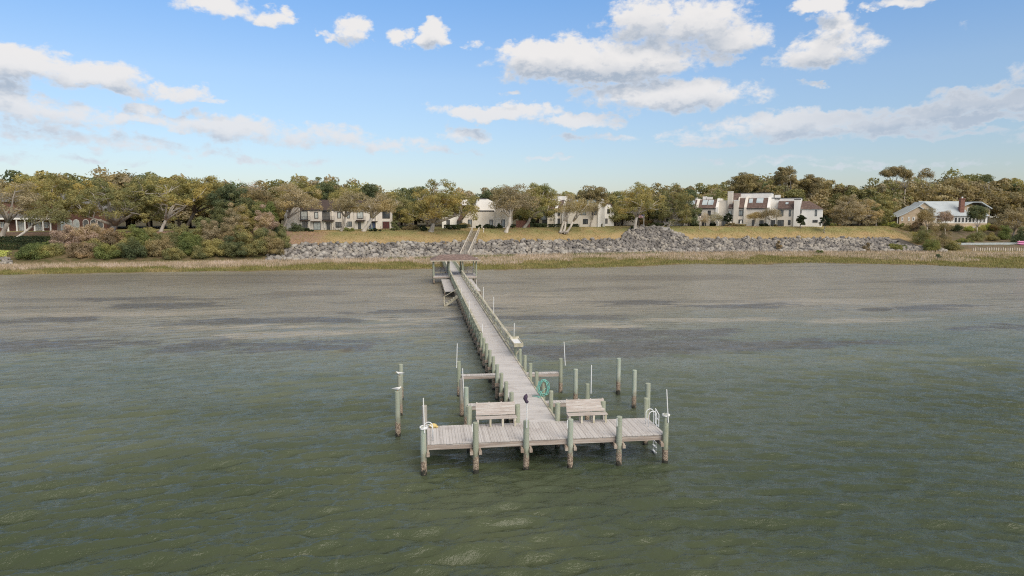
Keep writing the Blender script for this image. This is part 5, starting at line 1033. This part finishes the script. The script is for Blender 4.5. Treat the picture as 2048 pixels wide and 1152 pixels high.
for p0, p1, y1, y0, gl in ((1396,1402,421,432,GLASSD),(1376,1382,421,431,GLASSD),(1415,1421,421,431,GLASSD),(1456,1463,421,433,CURT),(1476.5,1485,420.5,432,GLASS),(1477,1485,439,446,GLASSD),(1504,1509,440,452,GLASSD),(1519,1527,440.5,452,GLASSD),(1556,1566,420,432,GLASS),(1577,1581,420,432.5,GLASS),(1541,1550,440,452,GLASSD),(1555,1567.5,440,452,GLASSD),(1576,1581,440,450,GLASSD),(1629,1633,420,432,CURT),(1625,1635,440,445,GLASSD),(1599.6,1602,420,427,GLASSD)):
    win(F, D, p0, p1, y1, y0, -.01 if not (1536 < p0 < 1554 or p0 > 1599) else (.39 if p0 > 1599 else .49), gl, DARKF, 'window' if y0 < 450 else 'door', 1, .14)
for p0, p1, y1 in ((1369,1376,441),(1391,1398,441),(1436,1443,441),(1462,1469,442),(1482,1490,441)): 
    q = MB(); q.prism([(-.5, F.zb-.3), (-.5, F.Z(p0, y1)), (-1.4, F.Z(p0, y1)), (-3.2, F.Z(p0, y1+5)), (-3.2, F.zb-.3)], lambda t, a, b_: F.P(t, a, b_), F.U(p0), F.U(p0)+.3); q.build('screen_wall', STUCW, D)
for p0, p1 in ((1378,1388),(1404,1412),(1421,1433),(1443,1452)): win(F, D, p0, p1, 440, 452, -.015, GLASSD, DARKF, 'door', 1, .13)

# far right: tan house with pale metal roof
F = FR(1797, 236, 14); E_ = thing('tan_house', 'tan house with pale metal roof, brick chimney and a row of white windows', 'house', F.loc())
poly(F, 'wall', TANW, E_, [(1798,462),(1798,433),(1806,429),(1835,413.5),(1866,432),(1866,462)], 0, 9)
poly(F, 'roof', METR, E_, [(1791,433.5),(1806,427),(1835,411.5),(1869,431.5),(1868,433),(1835,413.2),(1806,428.8),(1792,434.8)], -.5, 9.5)
poly(F, 'wall', TANW, E_, [(1836,430),(1836,420),(1858,404.5),(1881,420),(1881,430)], 5, 12)
poly(F, 'roof', METR, E_, [(1832,421.5),(1858,402.8),(1885,420.5),(1884,422),(1858,404.5),(1834,423)], 4.5, 12.5)
u0, u1 = F.U(1866, 2), F.U(1974, 2); zb_, ze, zr = F.zb, F.Z(1930, 432, 2), F.Z(1930, 402.5, 9)
part(F, 'wall', TRIM, E_, u0, u1, 2.01, 12, zb_-.4, ze); part(F, 'base_wall', TANW, E_, u0+.01, u1+.04, 1.93, 2.0, zb_-.4, F.Z(1930, 446.5, 2))
q = MB(); q.prism([(1.4, ze), (1.4, ze+.12), (9, zr), (14.5, ze+.5), (14.5, ze)], lambda t, a, b_: F.P(t, a, b_), u0-2.5, F.U(1936, 2)); rf = q.build('roof', METR, E_)
q = MB(); q.prism([(1.4, ze+.005), (1.4, ze+.13), (4.6, ze+1.5), (14.4, ze+.5), (14.4, ze+.005)], lambda t, a, b_: F.P(t, a, b_), F.U(1936, 2)+.01, u1+.4); q.build('roof', METR, E_)
poly(F, 'wall', TANW, E_, [(1920,433),(1920,413),(1950,413),(1978,416),(1978,433)], 4.5, 12, 4.5); poly(F, 'roof', METR, E_, [(1917,414),(1940,403.5),(1959,403.5),(1981,416.5),(1980,418),(1958,405),(1942,405),(1919,415)], 3.9, 12.5, 4.5)
q = MB(); ua, ub = F.U(1918.5, 3), F.U(1927, 3); F.box(q, ua, ub, 3, 4.4, ze, F.Z(1920, 399, 3)); F.box(q, ua-.12, ub+.12, 2.9, 4.5, F.Z(1920, 399, 3)+.002, F.Z(1920, 396.5, 3)); ch_ = q.build('chimney', BRICKR, E_)
q = MB(); F.box(q, (ua+ub)/2-.2, (ua+ub)/2+.2, 3.4, 4, F.Z(1920, 396.5, 3)+.002, F.Z(1920, 393.5, 3)); q.build('chimney_pot', TRIM, ch_)
for k in range(9): win(F, E_, 1908+k*7.1, 1913.6+k*7.1, 434.5, 445, 2.0, GLASSD, TRIM, mull=0, fr=.13)
for p0, p1 in ((1802,1805.5),(1815,1819),(1824,1828.5)): win(F, E_, p0, p1, 434, 442, -.01, GLASSD, TRIM, mull=0, fr=.2)
win(F, E_, 1932, 1938, 415, 423, 4.49, GLASSD, TRIM, mull=0, fr=.15); part(F, 'porch_column', TRIM, E_, F.U(1795), F.U(1795)+.3, .5, .8, zb_-.3, F.Z(1795, 433)); part(F, 'step', TRIM, E_, F.U(1932), F.U(1950), -.2, 1.9, zb_-.5, F.Z(1935, 453.5))
# far left: brick house with porch columns
F = FR(-30, 211, -10); H_ = thing('brick_house', 'red brick house with white porch columns and arched windows behind the left oaks', 'house', F.loc())
part(F, 'wall', BRICK, H_, F.U(-60), F.U(118), 2.2, 13, F.zb-1.5, F.Z(50, 404)); part(F, 'wall', BRICK, H_, F.U(118)+.01, F.U(214), 0, 12, F.zb-1.5, F.Z(160, 424))
q = MB(); q.prism([(-.3, F.Z(50, 437)), (-.3, F.Z(50, 437)+.25), (2.19, F.Z(50, 427)), (2.19, F.Z(50, 437))], lambda t, a, b_: F.P(t, a, b_), F.U(-60), F.U(105)); q.build('porch_roof', GREYR, H_)
q = MB(); F.box(q, F.U(-60), F.U(105), -.36, -.302, F.Z(50, 439), F.Z(50, 437)+.2); q.build('porch_beam', TRIM, H_)
q = MB(); z0, z1 = F.Z(50, 404), F.Z(50, 385); q.prism([(1.8, z0+.003), (7, z1), (13.4, z0+.003)], lambda t, a, b_: F.P(t, a, b_), F.U(-64), F.U(122)); q.build('roof', GREYR, H_)
q = MB(); z0, z1 = F.Z(160, 424), F.Z(160, 402); q.prism([(-.4, z0+.003), (6, z1), (12.4, z0+.003)], lambda t, a, b_: F.P(t, a, b_), F.U(122)+.02, F.U(218)); q.build('roof', GREYR, H_)
for px in (-20, 16, 33.5, 50, 69, 86, 101):
    q = MB(); c_ = F.P(F.U(px), 0, 0); q.tube([(c_[0], c_[1], F.zb-.2), (c_[0], c_[1], F.zb+.15)], .32, 12); q.tube([(c_[0], c_[1], F.zb+.15), (c_[0], c_[1], F.Z(50, 439))], [.22, .18], 12); q.build('column', TRIM, H_, smooth=False)
def archwin(px, wpx, gl):
    u, z0, zs = F.U(px), F.Z(px, 461), F.Z(px, 444); hw = wpx/7./2
    def prof(h): return [(u-h, z0), (u+h, z0)]+[(u+h*cos(a), zs+h*sin(a)) for a in [pi*k/8 for k in range(9)]]
    q = MB(); q.prism(prof(hw), lambda t, a, b_: F.P(a, t, b_), -.06, .01); o = q.build('arched_window', TRIM, H_); q = MB(); q.prism(prof(hw-.13), lambda t, a, b_: F.P(a, t, b_), -.09, -.055); q.build('pane', gl, o)
for px, g_ in ((125, CURT), (139, CURT), (153, CURT), (172, GLASSD), (187, GLASSD), (201, GLASSD)): archwin(px, 11, g_)
for px in (44, 78): win(F, H_, px-7, px+5, 443, 461, 2.19, CURT, TRIM, 'door', 2, .12)
for px in (5, 60, 93): win(F, H_, px-4, px+4, 444, 456, 2.19, GLASS, TRIM)

# ------------------------------------------------------------------ small shore things
def post(name, label, cat, px, py, top, m, r=.09, head=None, hm=None, hr=.2):
    f_ = gnd(px, py); zt = onY(px, top, f_[1])[2]; t = thing(name, label, cat, f_); q = MB(); q.tube([(f_[0], f_[1], f_[2]-.2), (f_[0], f_[1], zt)], [r, r*.85], 8); q.build('post', m, t)
    if head == 'globe': q = MB(); q.add(*blob((f_[0], f_[1], zt+hr*.8), (hr, hr, hr), 1, 3, 0)); q.build('globe', hm, t, smooth=True)
    if head == 'box':
        q = MB(); q.box(f_[0]-hr, f_[0]+hr, f_[1]-hr, f_[1]+hr, zt+.002, zt+hr*1.6); b_ = q.build('box', hm, t); q = MB(); q.prism([(-hr*1.25, 0), (hr*1.25, 0), (0, hr*.7)], lambda tt, a, c_: (f_[0]+a, f_[1]+tt, zt+hr*1.6+.002+c_), -hr*1.2, hr*1.2); q.build('lid', hm, b_)
    return t, f_, zt
post('lamp_post', 'slim lamp post with pinkish globe on the lawn before the skylight roofs', 'lamp post', 1399.5, 459, 436, BARKP, .08, 'globe', LAMPG, .34)
post('bollard_light', 'short pale post with a rounded cap right of the bluff stairs', 'post', 967, 465, 459, BARKP, .16, 'globe', LAMPG, .24)
t, f_, zt = post('flagpole', 'white flagpole flying a faded flag beside the golden oak', 'flagpole', 1287.5, 455, 428, TRIM, .09)
V, Fq = [], []
for i in range(13):
    for j in range(7): V.append((f_[0]-.1-i*.145, f_[1]+.18*sin(i*.8+j*.25), zt-.15-j*.16-.015*i*(1+.6*sin(i*.5)))-np.array(f_))
for i in range(12):
    for j in range(6): a = i*7+j; Fq.append((a, a+7, a+8, a+1))
me = idmesh('flag', V, Fq)
fm = bpy.data.materials.new('flag_stripes'); fm.use_nodes = True; tt = NT(fm.node_tree); bb = tt.n['Principled BSDF']; gpos = tt.new('ShaderNodeTexCoord').outputs['Object']; ss = tt.new('ShaderNodeSeparateXYZ'); tt.put(ss.inputs[0], gpos)
ztop = zt-.15-f_[2]; stp_ = tt.math('FRACT', tt.math('MULTIPLY', tt.math('SUBTRACT', ss.outputs[2], ztop-.96), 13/.96/2)); cst = tt.mix(tt.math('GREATER_THAN', stp_, .5), (.66,.60,.60), (.50,.17,.19))
can = tt.math('MULTIPLY', tt.math('GREATER_THAN', ss.outputs[0], -.85), tt.math('GREATER_THAN', ss.outputs[2], ztop-.55)); cst = tt.mix(can, cst, (.20,.20,.34)); tt.put(bb.inputs['Base Color'], cst); bb.inputs['Roughness'].default_value = .8
linkmesh('flag', me, fm, t)
for i, (px, tx) in enumerate(((1308,'first'),(1317,'second'),(1327,'third'),(1334,'fourth'))): post('stake', tx+' from the left of the short pale stakes above the rock outfall', 'stake', px, 456, 451.5, BARKP, .07)
# stump under the white-stemmed oak, concrete outfall, drain pipe
g_ = gnd(1127, 468); q = MB(); R = random.Random(4)
for k in range(26): a = R.uniform(0, 6.28); l = R.uniform(.8, 1.9); q.tube([(g_[0], g_[1], g_[2]+.5), (g_[0]+cos(a)*l*.6, g_[1]+sin(a)*l*.5, g_[2]+R.uniform(.1, .7)), (g_[0]+cos(a)*l, g_[1]+sin(a)*l*.8, g_[2]+R.uniform(-.2, .5))], [.28, .16, .04], 6)
tag(q.build('root_stump', BARK, loc=g_, smooth=True), 'tangled grey roots and stump at the foot of the white-stemmed oak', 'stump')
for px in (1118, 1124, 1136):     # the white stems
    pass
c = (77.3, 212.2, TZ(77.3, 212.2)); t = thing('outfall_box', 'pale concrete outfall box on top of the rock mound', 'outfall', c)
q = MB(); q.box(c[0]-1.3, c[0]+1.3, c[1]-.2, c[1]+.2, c[2]-.6, c[2]+.9); q.box(c[0]-1.3, c[0]-1.05, c[1]-1.2, c[1]-.203, c[2]-.8, c[2]+.7); q.box(c[0]+1.05, c[0]+1.3, c[1]-1.2, c[1]-.203, c[2]-.8, c[2]+.7); q.build('headwall', CONC, t)
q = MB(); q.box(c[0]-1.4, c[0]+1.4, c[1]-.3, c[1]+.3, c[2]+.903, c[2]+1.05); q.build('cap_slab', CONC, t)
g_ = gnd(1791, 487); t = thing('drain_pipe', 'dark open drain pipe sticking out at the right end of the rocks', 'pipe', g_)
q = MB(); n = 16
for (r0, y0, r1, y1) in ((.55, -1., .55, 2.), (.47, 2., .47, -1.)): q.tube([(g_[0], g_[1]+y0, g_[2]+.5), (g_[0], g_[1]+y1, g_[2]+.5)], r0, n, cap=False)
q.build('pipe_shell', CONC, t); q = MB(); q.tube([(g_[0], g_[1]+.2, g_[2]+.5), (g_[0], g_[1]+.3, g_[2]+.5)], .46, n); q.build('bore_shade_disc', BORE_SHADE, t)  # added black disc: the shade inside the bore put into colour
q = MB(); q.bar((g_[0]-1.8, g_[1]-1.2, g_[2]-.2), (g_[0]+.4, g_[1]-1.6, g_[2]+.25), .3, .12); tag(q.build('plank', RAILW, loc=g_), 'weathered plank lying in front of the drain pipe', 'plank')
# white slatted walkway, row of short pilings, pink boat
a = gnd(1912, 490); b_ = gnd(2032, 489); wz = a[2]+.5; t = thing('slatted_walkway', 'long white slatted walkway above the right marsh', 'walkway', a)
a = Vector((a[0], a[1], 0)); dv = Vector((b_[0]-a.x, b_[1]-a.y, 0)); L = dv.length+6; dv.normalize(); sd_ = Vector((-dv.y, dv.x, 0))
q = MB(); n = int(L/.32)
for k in range(n):
    p = a+dv*(k*.32); x, y = p.x, p.y; c1, c2 = p, p+sd_*1.3+Vector((0,0,0))
    q.add([(c1.x, c1.y, wz), (c1.x+dv.x*.22, c1.y+dv.y*.22, wz), (c1.x+dv.x*.22, c1.y+dv.y*.22, wz-.9), (c1.x, c1.y, wz-.9), (c1.x+.02, c1.y+.05, wz), (c1.x+dv.x*.22+.02, c1.y+dv.y*.22+.05, wz), (c1.x+dv.x*.22+.02, c1.y+dv.y*.22+.05, wz-.9), (c1.x+.02, c1.y+.05, wz-.9)], [(0,1,2,3),(7,6,5,4),(0,4,5,1),(1,5,6,2),(2,6,7,3),(3,7,4,0)])
q.build('slats', SLATW, t)
q = MB(); P0 = a; P1 = a+dv*L; q.add([(P0.x, P0.y-.05, wz+.01), (P1.x, P1.y-.05, wz+.01), (P1.x+sd_.x*1.6, P1.y+sd_.y*1.6, wz+.01), (P0.x+sd_.x*1.6, P0.y+sd_.y*1.6, wz+.01), (P0.x, P0.y-.05, wz+.08), (P1.x, P1.y-.05, wz+.08), (P1.x+sd_.x*1.6, P1.y+sd_.y*1.6, wz+.08), (P0.x+sd_.x*1.6, P0.y+sd_.y*1.6, wz+.08)], [(3,2,1,0),(4,5,6,7),(0,1,5,4),(1,2,6,5),(2,3,7,6),(3,0,4,7)]); q.build('deck', SLATW, t)
GP = 'row of short pilings in the right marsh'
for k in range(26):
    px = 1946+k*4.6; g_ = gnd(px, 501.5+rnd.uniform(-.5, .5)); q = MB(); q.box(g_[0]-.12, g_[0]+.12, g_[1]-.12, g_[1]+.12, g_[2]-.2, g_[2]+rnd.uniform(.75, .95)); q.add(*blob((g_[0], g_[1], g_[2]+.8), (.13, .13, .16), 1, 1, 0))
    tag(q.build('short_piling', BARKP, loc=g_), 'short pale piling in the low row below the white slatted walkway', 'piling', GP)
g_ = gnd(2046, 490); t = thing('rack_boat', 'pink kayaks stacked on a rack at the right edge of the photo', 'kayaks', g_)
for k in range(2):
    q = MB(); z = g_[2]+.35+k*.62; y = g_[1]-.3
    ptsk = [(g_[0]-2.6+i*.52, y, z+.16*abs((i-5)/5)**2.5) for i in range(11)]; q.tube(ptsk, [.04,.2,.28,.32,.34,.34,.34,.32,.28,.2,.04], 12); q.build('kayak', PINK, t, smooth=True)
q = MB()
for dx in (-1.3, 1.3): q.box(g_[0]+dx-.05, g_[0]+dx+.05, g_[1]+.05, g_[1]+.15, g_[2]-.1, g_[2]+1.5)
q.build('rack', BARKP, t)

# ------------------------------------------------------------------ render settings
S.render.engine = 'CYCLES'
S.cycles.use_denoising = False; S.cycles.pixel_filter_type = 'BLACKMAN_HARRIS'; S.cycles.filter_width = 1.15; S.cycles.adaptive_threshold = .012
S.cycles.max_bounces = 6; S.cycles.diffuse_bounces = 2; S.cycles.glossy_bounces = 3; S.cycles.transmission_bounces = 3; S.cycles.sample_clamp_indirect = 4; S.cycles.sample_clamp_direct = 4
